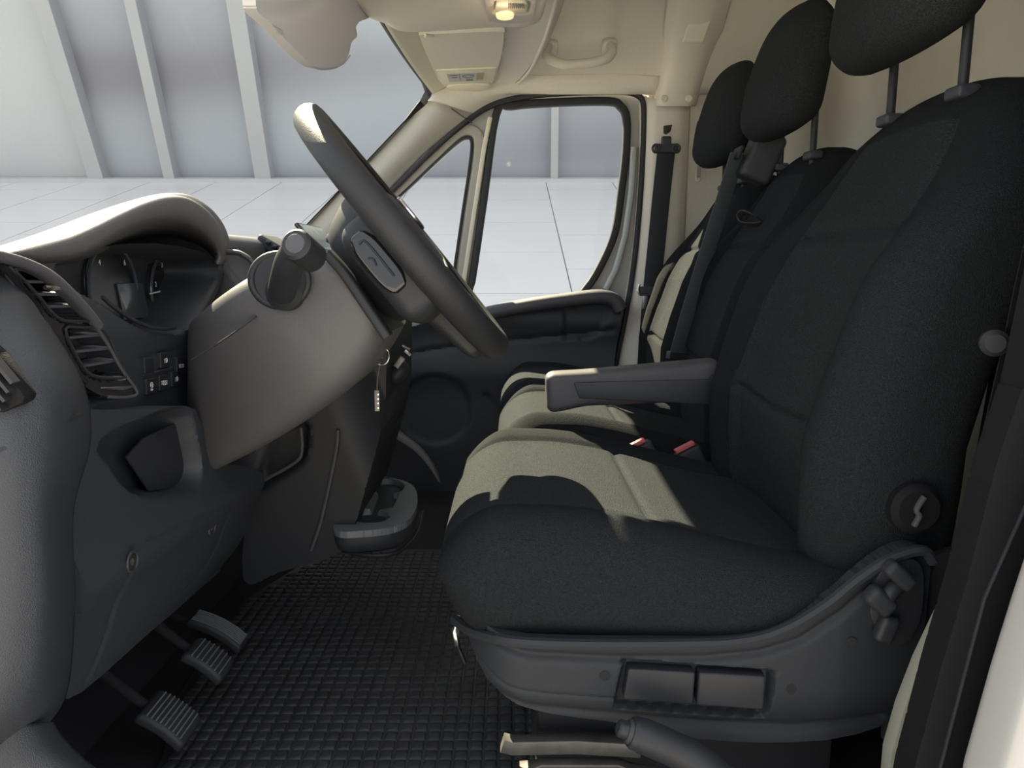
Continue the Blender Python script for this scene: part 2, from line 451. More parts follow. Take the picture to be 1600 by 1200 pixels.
for ci in range(-14, 9):
    xa = x0 + ci * TW
    off = 0.0 if ci % 2 else 0.55
    for ri in range(-1, 6):
        s1 = S_WALL - (ri - off + 0.02) * TL; s0 = s1 - TL
        s0c, s1c = max(s0, 0.0), min(s1, S_WALL)
        if s1c - s0c < 0.05: continue
        slab('tile', xa + gp, xa + TW - gp, s0c + gp, s1c - gp, -0.012, 0.0, 'tile', apron)

wall = slab('wall_far', -14, 9, S_WALL + .28, S_WALL + .5, 0.0, 5.5, 'wallgrey')
tag(wall, 'pale facade of tall frosted panes behind the van', 'wall', kind='structure')
wn = SR(0, 1, 0) - SR(0, 0, 0); wp = SR(0, S_WALL, 0)
def wallpt(px, py): return on_plane(px, py, wp, wn)
hN = (SR(0, 0, 1) - SR(0, 0, 0))
def wall_h(v): return (v - wp).dot(hN)
posts = [((152, 288), (62, 0), .21), ((266, 288), (202, 0), .15), ((412, 288), (366, 0), .22), ((866, 286), (868, 100), .10)]
lines = []
for i, (b, t, w) in enumerate(posts):
    a = wallpt(*b); c = wallpt(*t); d = (c - a) / (wall_h(c) - wall_h(a))
    lines.append((a, d, w))
    top = a + d * 5.45
    dep = 0.26 if i < 3 else .10
    V = []
    for p in (a, top):
        for sx, sy in ((-1, 0), (1, 0), (1, 1), (-1, 1)):
            V.append(p + Vector((sx * w / 2, 0, 0)) + wn * (sy * dep))
    lb = ['leftmost and widest pale grey facade post beyond the windscreen', 'narrow pale grey facade post, second from the left beyond the windscreen',
          'pale grey facade post beside the hanging sun visor', 'thin white facade mullion seen through the passenger door window'][i]
    p = mk('facade_post', V, [(3, 2, 1, 0), (4, 5, 6, 7), (0, 1, 5, 4), (1, 2, 6, 5), (2, 3, 7, 6), (3, 0, 4, 7)], 'post', smooth=False, bevel=.006)
    tag(p, lb, 'post', 'facade posts', kind='structure')
# frosted panes between the posts, each a piece of the wall
edges = [lines[0], lines[1], lines[2], lines[3], (wallpt(1160, 287), hN, .1), (wallpt(1500, 287), hN, .1)]
for k in range(len(edges) - 1):
    (a, d, w), (b, e, w2) = edges[k], edges[k + 1]
    V = []
    for off in (0.20, 0.27):
        for p in (a + Vector((w * .3, 0, 0)), b - Vector((w2 * .3, 0, 0)), b - Vector((w2 * .3, 0, 0)) + e * 5.4, a + Vector((w * .3, 0, 0)) + d * 5.4):
            V.append(p + wn * off)
    mk('pane', V, [(0, 1, 2, 3), (7, 6, 5, 4), (0, 4, 5, 1), (1, 5, 6, 2), (2, 6, 7, 3), (3, 7, 4, 0)], 'pane', wall, smooth=False)
bb = slab('baseboard_far', -14, 9, S_WALL - .04, S_WALL + .1, 0, .05, 'white')
tag(bb, 'thin white kerb at the foot of the facade', 'baseboard', kind='structure')

# ================================================================== SETTING: the cab shell
fl = plate('floor_cab', 'Z', -.74, -.70, [(-1.0, .58), (.86, .58), (.86, 2.33), (-1.0, 2.33)], 'deep', bevel=0)
tag(fl, 'dark carpeted cab floor under the rubber mat', 'floor', kind='structure')
# firewall / toe board under the dashboard
fw = patch('wall_front', [[(-.98, y, .02) for y in (.62, 1.2, 1.8, 2.30)], [(-.92, y, -.25) for y in (.62, 1.2, 1.8, 2.30)],
                          [(-.80, y, -.50) for y in (.62, 1.2, 1.8, 2.30)], [(-.62, y, -.70) for y in (.62, 1.2, 1.8, 2.30)]], 'deep', solid=.02)
tag(fw, 'dark carpeted toe board behind the pedals', 'wall', kind='structure')

# bulkhead
bh = relief('wall_back', 'X', .80, -1, [(.50, -.72), (2.36, -.72), (2.36, .80), (.50, .80)], 'bulkhead', cell=.03, thick=.03)
tag(bh, 'plain beige bulkhead behind the headrests', 'wall', kind='structure')

# headliner: roof skin curving down over the passenger door
rows = []
for x in (-.20, -.185, -.1, .15, .40, .62, .84):
    zc_ = [.60, .70, .745, .755, .735, .685, .60, .50]
    if x == -.20: zc_ = [min(z, .535) for z in zc_]
    if x == -.185: zc_ = [min(z, .66) for z in zc_]
    rows.append([(x, y, z) for y, z in zip((.52, .62, .9, 1.4, 1.85, 2.05, 2.17, 2.255), zc_)])
hl = patch('ceiling', rows, 'liner', k=5, solid=.03)
tag(hl, 'beige fabric headliner over the seats', 'ceiling', kind='structure')

# rear side wall behind the passenger belt
sw = relief('wall_right', 'Y', 2.27, -1, [(.40, -.72), (.84, -.72), (.84, .62), (.40, .62)], 'liner', cell=.012, thick=.03,
            f=lambda a, b: .05 * np.clip((b - .40) / .2, 0, 1) ** 2)
tag(sw, 'beige side wall behind the passenger seat', 'wall', kind='structure')

# B-pillar trim at the passenger side: lower panel and upper hoop, with screws
tb = thing('trim_1', P(1045, 560, 2.24), 'beige pillar cover behind the passenger belt with arched top', 'pillar trim', kind='structure')
rows = [[P(1052, -60, 1.86), P(1075, -60, 1.83), P(1120, -60, 1.83), P(1150, -60, 1.88)],
        [P(1040, 20, 2.05), P(1066, 20, 2.00), P(1112, 20, 2.00), P(1136, 20, 2.06)],
        [P(1033, 90, 2.20), P(1052, 90, 2.14), P(1094, 90, 2.14), P(1114, 90, 2.20)],
        [P(1024, 145, 2.25), P(1038, 145, 2.19), P(1080, 145, 2.19), P(1092, 145, 2.25)],
        [P(1022, 165, 2.25), P(1036, 166, 2.20), P(1074, 166, 2.20), P(1086, 165, 2.25)]]
patch('upper_hoop', rows, 'beige', tb, k=6, solid=.006)
rows = [[P(1000, 150, 2.275), P(1016, 152, 2.24), P(1030, 156, 2.225), P(1062, 156, 2.225), P(1078, 158, 2.26)],
        [P(996, 280, 2.275), P(1012, 280, 2.24), P(1026, 280, 2.225), P(1058, 280, 2.225), P(1072, 280, 2.26)],
        [P(984, 420, 2.275), P(1002, 420, 2.24), P(1016, 420, 2.225), P(1050, 420, 2.225), P(1066, 420, 2.26)],
        [P(958, 560, 2.275), P(986, 560, 2.24), P(1004, 560, 2.225), P(1040, 560, 2.225), P(1056, 560, 2.26)],
        [P(925, 760, 2.275), P(965, 760, 2.24), P(986, 760, 2.225), P(1026, 760, 2.225), P(1046, 760, 2.26)]]
patch('lower_panel', rows, 'beige', tb, k=6, solid=.006)
disc('screw_cap', P(1038, 154, 2.185), (0, -1, -.2), .010, .006, 'beige_light', tb, bevel=.002)
disc('screw_cap', P(1077, 154, 2.185), (0, -1, -.2), .010, .006, 'beige_light', tb, bevel=.002)
rbox('hoop_inset', (.028, .005, .05), .004, 'beige', tb, n=(3, 1, 3), M4=place(P(1092, 36, 2.03), (1, 0, 0), (0, .75, .66), (0.15, -.65, .75)))

# A-pillar trim, far side, and the roof rail over the passenger door
ap = thing('trim_2', P(520, 380, 2.26), 'sloping beige windscreen pillar trim on the passenger side', 'pillar trim', kind='structure')
def seg(pts, Y): return [P(x, y, Y) for x, y in pts]
A = [(440, 397), (475, 360), (540, 292), (605, 224), (668, 157)]
Bm = [(478, 397), (510, 362), (570, 297), (640, 225), (700, 165)]
Bn = [(520, 397), (556, 352), (612, 292), (676, 228), (742, 178)]
patch('pillar_cover', [seg(A, 2.256), seg(Bm, 2.238), seg(Bn, 2.262)], 'pillar', ap, k=6, solid=.012)
rail_top = [(668, 157), (700, 130), (760, 118), (860, 116), (960, 114), (1030, 118)]
rail_bot = [(742, 178), (765, 163), (800, 151), (860, 143), (960, 141), (1030, 150)]
rail_mid = [(706, 166), (740, 146), (785, 134), (860, 129), (960, 127), (1030, 134)]
patch('roof_rail', [seg(rail_top, 2.21), seg(rail_mid, 2.225), seg(rail_bot, 2.265)], 'liner', ap, k=6, solid=.012)
sweep('trim_seam', [P(x, y, 2.235) for x, y in ((698, 164), (720, 180), (738, 192))], rrect(.0015, .001, .0006, 2), (0, 1, 0), 'satin', ap)

# windscreen: curved glass with a dark frit edge
def ws(y, t):    # t 0 bottom .. 1 top
    c = 1 - ((y - 1.45) / .82) ** 2
    b = Vector((-.892, y, -.16)); e = Vector((-.236, y, .490))
    p = b.lerp(e, t); p.x -= .10 * c * (1 - .55 * t); p.z += .012 * c * t
    return p
ys = [.63 + (2.27 - .63) * i / 10 for i in range(11)]
wsn = patch('window_1', [[ws(y, t) for y in ys] for t in (0, .25, .5, .75, 1.0)], 'glass', k=3, solid=.005)
tag(wsn, 'large raked windscreen above the dashboard', 'windscreen', kind='structure')
ep = [ws(2.262, t) + Vector((0, -.020, 0)) for t in np.linspace(.2, .97, 10)] + [ws(2.225, 1.0)] + [ws(y, 1.01) for y in np.linspace(2.15, .66, 14)]
frit = sweep('trim_3', ep, rrect(.011, .006, .003, 2), (.7, 0, .7), 'seal')
tag(frit, 'black rubber edge around the windscreen glass', 'windscreen seal', kind='structure')
# near-side windscreen pillar, mostly out of the picture
npl = sweep('trim_4', [ws(.62, t) + Vector((0, 0, 0)) for t in (.1, .4, .7, 1.0)] + [Vector((.05, .58, .60))], rrect(.05, .035, .015, 3), (.6, 0, .8), 'beige')
tag(npl, 'beige windscreen pillar on the driver side', 'pillar trim', kind='structure')

# ---- front roof module: plain under-shelf, lower central beam, header strip
hd = thing('trim_5', (-.1, 1.6, .5), 'beige overhead front module carrying the visors and the lamp', 'overhead console', kind='structure')
rim = [(596, 28), (640, 100), (672, 150)]
ZS = .515
out = xy([(560, -60), (600, 22), (640, 90), (682, 148), (740, 146), (790, 138), (822, 112), (848, 62), (866, 0), (872, -60)], ZS)
out = crom2(out, 5)
vis_slot = xy([(652, 50), (786, 44), (776, 122), (762, 140), (700, 142), (686, 132)], ZS)
relief('shelf_panel', 'Z', ZS, -1, out, 'beige', hd, cell=.008, thick=.02, feats=[('recess', vis_slot, .012, .01)])
# rear drop of the shelf rising to the roof skin
edge = [(800, 138), (826, 112), (850, 62), (868, 0), (880, -70)]
patch('shelf_edge', [[PZ(x, y, ZS - .002) for x, y in edge], [PZ(x, y, ZS) + Vector((.025, .005, .04)) for x, y in edge],
                     [PZ(x, y, ZS) + Vector((.03, .01, .13)) for x, y in edge], [PZ(x, y, ZS) + Vector((.05, .02, .24)) for x, y in edge]], 'beige', hd, k=6, solid=.008)
patch('shelf_side', [[PZ(x, y, ZS - .002) for x, y in ((684, 147), (740, 146), (800, 138))], [PZ(x, y, ZS) + Vector((0, .04, .02)) for x, y in ((684, 147), (740, 146), (800, 138))],
                     [PZ(x, y, ZS) + Vector((0, .09, .03)) for x, y in ((684, 147), (740, 146), (800, 138))]], 'beige', hd, k=5, solid=.008)
# header strip beside the glass
hA = [ws(y, 1.0) + Vector((.014, 0, -.004)) for y in np.linspace(2.24, .66, 10)]
hB = [ws(y, 1.0) + Vector((.05, 0, .012)) for y in np.linspace(2.22, .66, 10)]
hC = [ws(y, 1.0) + Vector((.10, 0, .05)) for y in np.linspace(2.20, .66, 10)]
patch('header_strip', [hA, hB, hC], 'beige_light', hd, k=4, solid=.008)
# central lower beam with the lamp
ZB = .462
def bm(px, py, z=ZB): return PZ(px, py, z)
low = [(556, -30), (575, 22), (604, 36), (632, 48), (690, 47), (760, 42), (835, 36), (850, -10)]
pl = [bm(*p) for p in low]
patch('beam_face', [[p + Vector((0, .03, .06)) for p in pl], [p + Vector((0, .006, .012)) for p in pl], [p + Vector((0, -.02, 0)) for p in pl],
                    [Vector((p.x, p.y - .12, p.z - .004)) for p in pl], [Vector((p.x, p.y - .32, p.z + .01)) for p in pl], [Vector((p.x * 1.1, .8, p.z + .07)) for p in pl], [Vector((p.x * 1.1, .55, p.z + .09)) for p in pl]], 'beige', hd, k=6, solid=.01)

# passenger door: painted frame, seals, panes, mullion, trim panel
dr = thing('door_1', P(900, 800, 2.3), 'closed passenger door with black trim panel and two panes', 'door', kind='structure')
seal_px = [(520, 395), (560, 352), (628, 283), (680, 232), (720, 197), (760, 169), (800, 155), (860, 147), (930, 144), (975, 144), (996, 149), (1005, 162), (1006, 200), (1003, 270), (998, 340), (990, 415), (978, 490), (962, 570), (945, 680)]
seal3 = crom([P(x, y, 2.255) for x, y in seal_px], 6)
sweep('aperture_seal', seal3, rrect(.007, .012, .005, 3), (0, 1, 0), 'seal', dr)
main_px = [(776, 180), (800, 168), (860, 163), (948, 161), (968, 169), (977, 188), (976, 240), (969, 300), (960, 360), (941, 408), (915, 450), (880, 475), (726, 500), (738, 440), (757, 310)]
quart_px = [(737, 222), (730, 217), (718, 222), (690, 246), (650, 284), (618, 314), (590, 345), (560, 380), (640, 440), (704, 460), (712, 412), (724, 330), (736, 250)]
def sm(pts, Y, k=4): return [(v.x, v.z) for v in crom([P(x, y, Y) for x, y in pts], k, True)]
outer = [(v.x, v.z) for v in crom([P(x, y, 2.29) for x, y in seal_px], 4)] + xz([(900, 760), (620, 620), (500, 420)], 2.29)
main2, quart2 = sm(main_px, 2.29), sm(quart_px, 2.29)
holed('door_frame', 'Y', 2.275, 2.32, outer, [main2, quart2], 'paint_warm', dr)
mg = plate('door_glass', 'Y', 2.300, 2.304, main2, 'glass', dr, bevel=0, smooth=False)
qg = plate('quarter_glass', 'Y', 2.300, 2.304, quart2, 'glass', dr, bevel=0, smooth=False)
def ring3(pts2, Y): return [Vector((a, Y, b)) for a, b in pts2]
sweep('window_seal', ring3(main2, 2.27), rrect(.011, .014, .005, 3), (0, 1, 0), 'seal', dr, closed=True)
sweep('quarter_trim', ring3(sm([(748, 215), (735, 204), (716, 209), (684, 238), (640, 280), (606, 312), (574, 345), (545, 385), (640, 452), (714, 470), (724, 412), (736, 330), (748, 250)], 2.27), 2.268), rrect(.016, .010, .006, 3), (0, 1, 0), 'pillar', dr, closed=True)
sweep('quarter_seal', ring3(quart2, 2.272), rrect(.004, .012, .002, 2), (0, 1, 0), 'seal', dr, closed=True)
sweep('mullion', [P(x, y, 2.262) for x, y in ((766, 184), (757, 230), (744, 315), (728, 420), (715, 500))], rrect(.007, .010, .004, 3), (0, 1, 0), 'beige_light', dr)
# bright painted return behind the glass
sweep('frame_return', [P(x, y, 2.265) for x, y in ((990, 230), (986, 300), (976, 370), (962, 420), (946, 452))], rrect(.010, .010, .006, 3), (0, 1, 0), 'paint', dr)
pan = [(560, 545), (640, 512), (720, 490), (775, 483), (840, 470), (900, 461), (942, 456), (960, 461), (969, 480), (966, 520), (958, 580), (948, 680), (925, 770), (700, 800), (560, 780)]
po = crom2(xz(pan, 2.23), 4)
spk = circ(tuple(xz([(680, 640)], 2.23)[0]), .11, 28)
relief('trim_panel', 'Y', 2.23, -1, po, 'plastic', dr, cell=.008, thick=.05,
       f=lambda a, b: .020 * np.exp(-((b + .155 + .03 * a) / .045) ** 2) + .012 * np.exp(-((b + .32) / .05) ** 2),
       feats=[('groove', xz([(600, 560), (700, 543), (800, 532), (960, 515)], 2.23), .008, .008), ('recess', spk, .010, .012),
              ('recess', xz([(880, 480), (950, 472), (948, 500), (930, 525), (882, 530)], 2.23), .010, .01),
              ('groove', xz([(760, 620), (790, 660), (790, 760)], 2.23), .008, .01)])
sill = [(700, 503), (766, 482), (820, 471), (880, 462), (935, 456), (958, 461), (968, 476)]
sweep('sill_pad', crom([P(x, y + 7, 2.215) for x, y in sill], 6), rrect(.020, .048, .019, 5), (0, 1, 0), 'soft', dr)

# near-side pillar and body edge, at the right of the picture
nb = thing('trim_6', P(1480, 1200, .60), 'black pillar trim at the right edge beside the driver seat', 'pillar trim', kind='structure')
o1 = [(.62, .60), (.50, .60), (.465, .30), (.437, .04)] + xz([(1603, 590), (1557, 724), (1512, 904), (1470, 1045), (1425, 1215)], .60) + [(.345, -.70), (.45, -.70)] + xz([(1560, 1215), (1640, 1000)], .60) + [(.52, .0), (.57, .30)]
relief('pillar_cover', 'Y', .60, -1, o1, 'trim_dark', nb, cell=.006, thick=.03)
sweep('cover_seam', [P(x, y, .599) for x, y in ((1700, 560), (1605, 785), (1538, 935), (1465, 1215), (1440, 1320))], rrect(.0012, .0015, .0006, 2), (0, 1, 0), 'grey', nb)
ip = [(.50, -.70)] + xz([(1490, 900), (1520, 720), (1548, 560), (1572, 420), (1590, 300), (1606, 200)], .82) + [(.62, .40), (.66, .66), (.79, .66), (.79, -.70)]
plate('inner_cover', 'Y', .80, .82, ip, 'trim_dark', nb, bevel=.004)
o2 = [(.56, .62), (.52, .30), (.475, .0)] + xz([(1640, 850), (1605, 955), (1572, 1060), (1528, 1215)], .55) + [(.37, -.70), (.40, -.80), (.98, -.80), (.98, .62)]
bp_ = plate('wall_left', 'Y', .52, .58, o2, 'white', bevel=.015, seg=4)
tag(bp_, 'white painted body edge in the lower right corner', 'body panel', kind='structure')
o3 = xz([(1508, 898), (1470, 975), (1440, 1038), (1412, 1110), (1392, 1180), (1380, 1320), (1460, 1320), (1470, 1100), (1525, 900)], .68)
sg = plate('wall_left_lower', 'Y', .68, .70, o3, 'sage', bevel=.004)
tag(sg, 'grey green metal panel between driver seat base and black pillar trim', 'body panel', kind='structure')
sl = plate('trim_7', 'Z', -.74, -.66, [(-1.0, .46), (.95, .46), (.95, .60), (-1.0, .60)], 'satin', bevel=.015)
tag(sl, 'dark door sill step along the open driver side', 'sill', kind='structure')
rr = sweep('trim_8', [(x, .545, .60) for x in (-.25, .1, .5, .9)], rrect(.05, .05, .02, 3), (0, 0, 1), 'liner')
tag(rr, 'beige roof rail above the open driver doorway', 'roof rail', kind='structure')
cr = plate('trim_9', 'Y', 2.10, 2.13, crom2(xz([(609, 650), (602, 676), (622, 688), (645, 703), (664, 722), (688, 756), (676, 728), (655, 701), (630, 682), (615, 668)], 2.1), 3), 'crescent', bevel=.002)
tag(cr, 'thin curved grey door sill strip beyond the centre console', 'sill strip', kind='structure')

# ================================================================== DASHBOARD
db = thing('dashboard', (-.6, 1.2, -.5), 'black grained dashboard with hooded instruments, air vents and a low cup tray', 'dashboard')
XL = -.42
# dash top, driver part (low, under the hood) and passenger part
def prof_pad(name, prof, y0, y1, mat, bev=.012):
    return plate(name, 'Y', y0, y1, prof, mat, db, bevel=bev, seg=3)
prof_pad('upper_pad', crom2([(-1.02, -.16), (-.95, -.08), (-.80, -.02), (-.70, -.012), (-.64, -.02), (-.615, -.06), (-.62, -.14), (-.8, -.22)], 3), .62, 1.235, 'soft')
prof_pad('passenger_pad', crom2([(-1.02, -.13), (-.95, -.06), (-.80, .02), (-.66, .052), (-.53, .056), (-.485, .045), (-.47, .0), (-.43, -.06), (-.41, -.16), (-.42, -.30), (-.50, -.40), (-.75, -.40), (-.95, -.25)], 4), 1.235, 2.215, 'soft')
# scoop with pale edge beside the hood
tube('scoop_edge', crom([P(x, y, 1.23) for x, y in ((352, 394), (372, 395), (390, 405), (402, 422))], 5), .0045, 'soft', db, n=8)
# passenger side centre vents on top of the dash
vt = rbox('vent_frame', (.034, .05, .012), .006, 'satin', db, n=(2, 2, 1), M4=place(P(437, 388, 1.50), (.86, 0, -.5), (0, 1, 0), (.5, 0, .86)))
for i in range(3):
    rbox('vent_slat', (.004, .046, .004), .0015, 'gloss', vt, n=(1, 2, 1), M4=place(P(430 + 10 * i, 380 + 7 * i, 1.49), (.86, 0, -.5), (0, 1, 0), (.5, 0, .86)))
sc = rbox('display', (.004, .085, .034), .003, 'gloss', db, n=(1, 2, 2), M4=place(P(497, 374, 1.50), (.80, 0, .60), (0, 1, 0), (-.60, 0, .80)))
rbox('display_glass', (.0012, .078, .029), .001, 'screen', sc, n=(1, 1, 1), M4=place(P(497, 374, 1.50) + Vector((.0034, 0, .0026)), (.80, 0, .60), (0, 1, 0), (-.60, 0, .80)))
rbox('display_icon', (.0006, .012, .006), .0004, 'screen_red', sc, n=(1, 1, 1), M4=place(P(495, 377, 1.50) + Vector((.0048, -.03, .0036)), (.80, 0, .60), (0, 1, 0), (-.60, 0, .80)))

# lower panel: relief facing the seats, with open cubby, knee cover line and screw pockets
lo = crom2(yz([(118, 640), (106, 760), (110, 900), (106, 1000), (100, 1075), (150, 1082), (270, 985), (392, 893), (402, 800), (396, 740), (372, 728), (330, 715), (306, 640), (240, 640), (150, 640)], XL), 3)
cub = crom2(yz([(162, 694), (222, 664), (288, 642), (306, 690), (312, 738), (292, 764), (235, 770), (200, 754), (172, 716)], XL), 3)
knee = yz([(152, 1066), (172, 970), (182, 900), (190, 858), (345, 790), (351, 800), (346, 850), (332, 892), (300, 930)], XL)
relief('lower_panel', 'X', XL, 1, lo, 'plastic', db, cell=.004, thick=.07,
       f=lambda a, b: .016 * np.exp(-((b + .325 + .06 * (a - .9)) / .030) ** 2) - .05 * np.clip((-.36 - b) / .12, 0, 1) ** 2,
       feats=[('recess', cub, .045, .016), ('groove', knee, .003, .0028)])
for px, py in ((207, 878), (331, 825)):
    kz = PX(px, py, XL); xs = XL + .016 * math.exp(-((kz.z + .325 + .06 * (kz.y - .9)) / .030) ** 2)
    tube('screw_socket', [PX(px, py, xs + .0012) + Vector((0, .0105 * math.cos(t), .0105 * math.sin(t))) for t in np.linspace(0, 2 * math.pi, 22, endpoint=False)], .0016, 'plastic', db, n=6, closed=True)
    s_ = disc('screw', PX(px, py, xs + .0014), (1, 0, .05), .0092, .008, 'seal', db, bevel=.001)
    disc('screw_recess', PX(px, py, xs + .0018), (1, 0, .05), .0035, .002, 'steel', s_)
# board inside the cubby
plate('cubby_flap', 'X', XL - .026, XL - .022, yz([(196, 714), (222, 684), (286, 655), (308, 738), (290, 760), (232, 768)], XL - .024), 'satin', db, bevel=.0015)
sweep('cubby_rib', [PX(279, 662, XL - .020), PX(300, 740, XL - .020)], rrect(.003, .004, .0015, 2), (1, 0, 0), 'soft', db)

# panel carrying the instruments and switches
XU = -.475
up = crom2(yz([(60, 407), (140, 392), (250, 380), (330, 400), (350, 430), (318, 500), (300, 560), (306, 650), (240, 662), (165, 690), (140, 640), (205, 622), (214, 612), (190, 575), (165, 530), (130, 480), (100, 446)], XU), 3)
clus = crom2(yz([(92, 424), (140, 400), (240, 385), (325, 405), (338, 430), (318, 470), (300, 500), (276, 513), (240, 510), (205, 496), (166, 468), (122, 445)], XU), 3)
relief('instrument_panel', 'X', XU, 1, up, 'plastic', db, cell=.004, thick=.10, feats=[('recess', clus, .085, .016), ('groove', yz([(216, 560), (244, 553), (290, 545)], XU), .002, .002)])
sweep('cluster_lens_edge', crom([PX(x, y, XU + .001) for x, y in ((160, 464), (178, 480), (205, 498), (235, 511), (258, 514), (274, 512))], 5), rrect(.0022, .002, .001, 2), (1, 0, 0), 'grey', db)
XG = -.552
# two round gauges
for (gx, gy, rr_, nd, dig) in ((176, 452, .062, None, '2468'), (262, 455, .058, ((234, 459), (261, 453)), '123456')):
    c = PX(gx, gy, XG)
    gg = disc('gauge', c, (1, 0, .12), rr_, .012, 'dial', db, seg=40, bevel=.002)
    tube('gauge_ring', [c + Vector((.002, rr_ * math.cos(t), rr_ * math.sin(t))) for t in np.linspace(0, 2 * math.pi, 40, endpoint=False)], .0026, 'dial_glass', gg, n=6, closed=True)
    if nd: bar('needle', PX(nd[0][0], nd[0][1], XG + .004), PX(nd[1][0], nd[1][1], XG + .004), (0, 0, 1), .0022, .001, 'print', gg)
    for i, ch in enumerate(dig):
        t = math.radians(215 - 250 * i / (len(dig) - 1))
        text('numeral', ch, c + Vector((.003, -.78 * rr_ * math.cos(t) * -1, .78 * rr_ * math.sin(t))), (0, 1, 0), (0, 0, 1), .011, 'print', gg)
ds = rbox('trip_display', (.002, .035, .026), .0015, 'dial_glass', db, n=(1, 1, 1), M4=place(PX(208, 470, XG + .004), (1, 0, .12), (0, 1, 0), (-.12, 0, 1)))
rbox('warning_strip', (.002, .03, .010), .0015, 'dial_glass', db, n=(1, 1, 1), M4=place(PX(308, 447, XG + .01), (1, 0, .1), (0, 1, 0), (-.1, 0, 1)))

# switches below the instruments
def switch(px, py, w=.0125, h=.0105, icon=None):
    c = PX(px, py, XU + .001); s = rbox('switch', (.004, w, h), .0015, 'satin', db, n=(1, 1, 1), M4=place(c, (1, 0, 0), (0, .995, -.09), (0, .09, .995)))
    f = c + Vector((.0044, 0, 0)); Y, Z = Vector((0, .995, -.09)), Vector((0, .09, .995))
    if icon == 'lamp':
        pts = [f + Y * (.0012 + .0032 * math.cos(t)) + Z * .0032 * math.sin(t) for t in np.linspace(-math.pi / 2, math.pi / 2, 9)]
        tube('icon', pts + [pts[0]], .0004, 'print', s, n=5)
        for k in (-1, 0, 1): tube('icon', [f - Y * .0005 + Z * k * .0022, f - Y * .004 + Z * (k * .0022 - .0008)], .0004, 'print', s, n=5)
    elif icon == 'fog':
        for sg_ in (-1, 1):
            pts = [f + Y * sg_ * (.0018 + .0028 * math.cos(t)) + Z * .0032 * math.sin(t) for t in np.linspace(-math.pi / 2, math.pi / 2, 9)]
            tube('icon', pts + [pts[0]], .0004, 'print', s, n=5)
            for k in (-1, 0, 1): tube('icon', [f + Y * sg_ * .0062 + Z * k * .0022, f + Y * sg_ * .0088 + Z * k * .0022], .0004, 'print', s, n=5)
    elif icon == 'A':
        tube('icon', [f + Z * .002 + Y * .0034 * math.cos(t) + Z * .0034 * math.sin(t) for t in np.linspace(0, 2 * math.pi, 16, endpoint=False)], .0004, 'print', s, n=5, closed=True)
        text('icon', 'A', f + Z * .002, Y, Z, .0052, 'print', s); text('icon', 'OFF', f - Z * .0042, Y, Z, .0042, 'print', s)
    elif icon: text('icon', icon, f, Y, Z, .0075, 'print', s)
    return s
switch(229, 571); switch(254, 563, icon='lamp'); switch(279, 572, icon='ECO', h=.013)
switch(232, 604, icon='A'); switch(252, 598, icon='fog'); switch(271, 592, icon='lamp')
sweep('switch_divider', [PX(224, 586, XU + .002), PX(268, 574, XU + .002)], rrect(.001, .001, .0004, 2), (1, 0, 0), 'soft', db)

# outer air vent pod
XV = -.415
pod_px = [(-40, 392), (0, 398), (40, 411), (75, 429), (105, 455), (130, 482), (165, 531), (192, 576), (216, 612), (205, 621), (170, 621), (140, 609), (110, 580), (80, 530), (45, 470), (15, 430), (-40, 408)]
uv_px = [(24, 421), (60, 428), (95, 447), (125, 474), (149, 493), (147, 500), (110, 502), (88, 495), (62, 465), (40, 440)]
lv_px = [(102, 514), (125, 512), (155, 513), (170, 526), (185, 560), (197, 583), (193, 590), (160, 590), (137, 582), (118, 553)]
relief('vent_pod', 'X', XV, 1, crom2(yz(pod_px, XV), 3), 'gloss', db, cell=.003, thick=.05,
       feats=[('recess', crom2(yz(uv_px, XV), 3), .030, .004), ('recess', crom2(yz(lv_px, XV), 3), .030, .004)])
def loop3(px, X, k=4): return crom([PX(x, y, X) for x, y in px], k, True)
sweep('pod_edge', crom([PX(x, y, XV) for x, y in [(-40, 396), (0, 402), (40, 414), (75, 432), (105, 458), (132, 487), (150, 510)]], 5), rrect(.005, .007, .004, 3), (1, 0, 0), 'soft', db)
tube('pod_trim', crom([PX(x, y, XV + .001) for x, y in [(130, 484), (165, 533), (190, 577), (214, 612), (200, 620), (170, 620)]], 5), .0018, 'soft', db, n=8)
tube('pod_trim', crom([PX(x, y, XV + .002) for x, y in [(0, 414), (20, 432), (48, 470), (82, 528), (112, 578), (134, 598)]], 5), .0028, 'gloss', db, n=8)
for px_, sl_ in ((uv_px, [((36, 440), (92, 441)), ((54, 460), (118, 460)), ((72, 479), (134, 478))]), (lv_px, [((104, 528), (162, 523)), ((115, 550), (174, 544)), ((132, 572), (184, 563))])):
    fr = tube('vent_frame', loop3(px_, XV + .001, 3), .0016, 'satin', db, n=6, closed=True)
    for a, b in sl_:
        p, q = PX(*a, XV - .004), PX(*b, XV - .004); dn = Vector((-.02, 0, .002))
        V = [p, q, q + dn, p + dn]; V = [v + Vector((0, 0, z)) for z in (-.0012, .0012) for v in V]
        mk('vent_slat', V, [(3, 2, 1, 0), (4, 5, 6, 7), (0, 1, 5, 4), (1, 2, 6, 5), (2, 3, 7, 6), (3, 0, 4, 7)], 'soft', fr, smooth=False)
tb_ = tube('vent_tab', [PX(70, 449, XV), PX(84, 450, XV + .003), PX(99, 451, XV + .001)], [.0022, .0028, .0024], 'chrome', db, n=8)
tube('vent_thumbwheel', [PX(162, 606, XV + .001), PX(190, 607, XV + .003), PX(205, 604, XV + .001)], [.001, .0028, .0015], 'chrome', db, n=8)

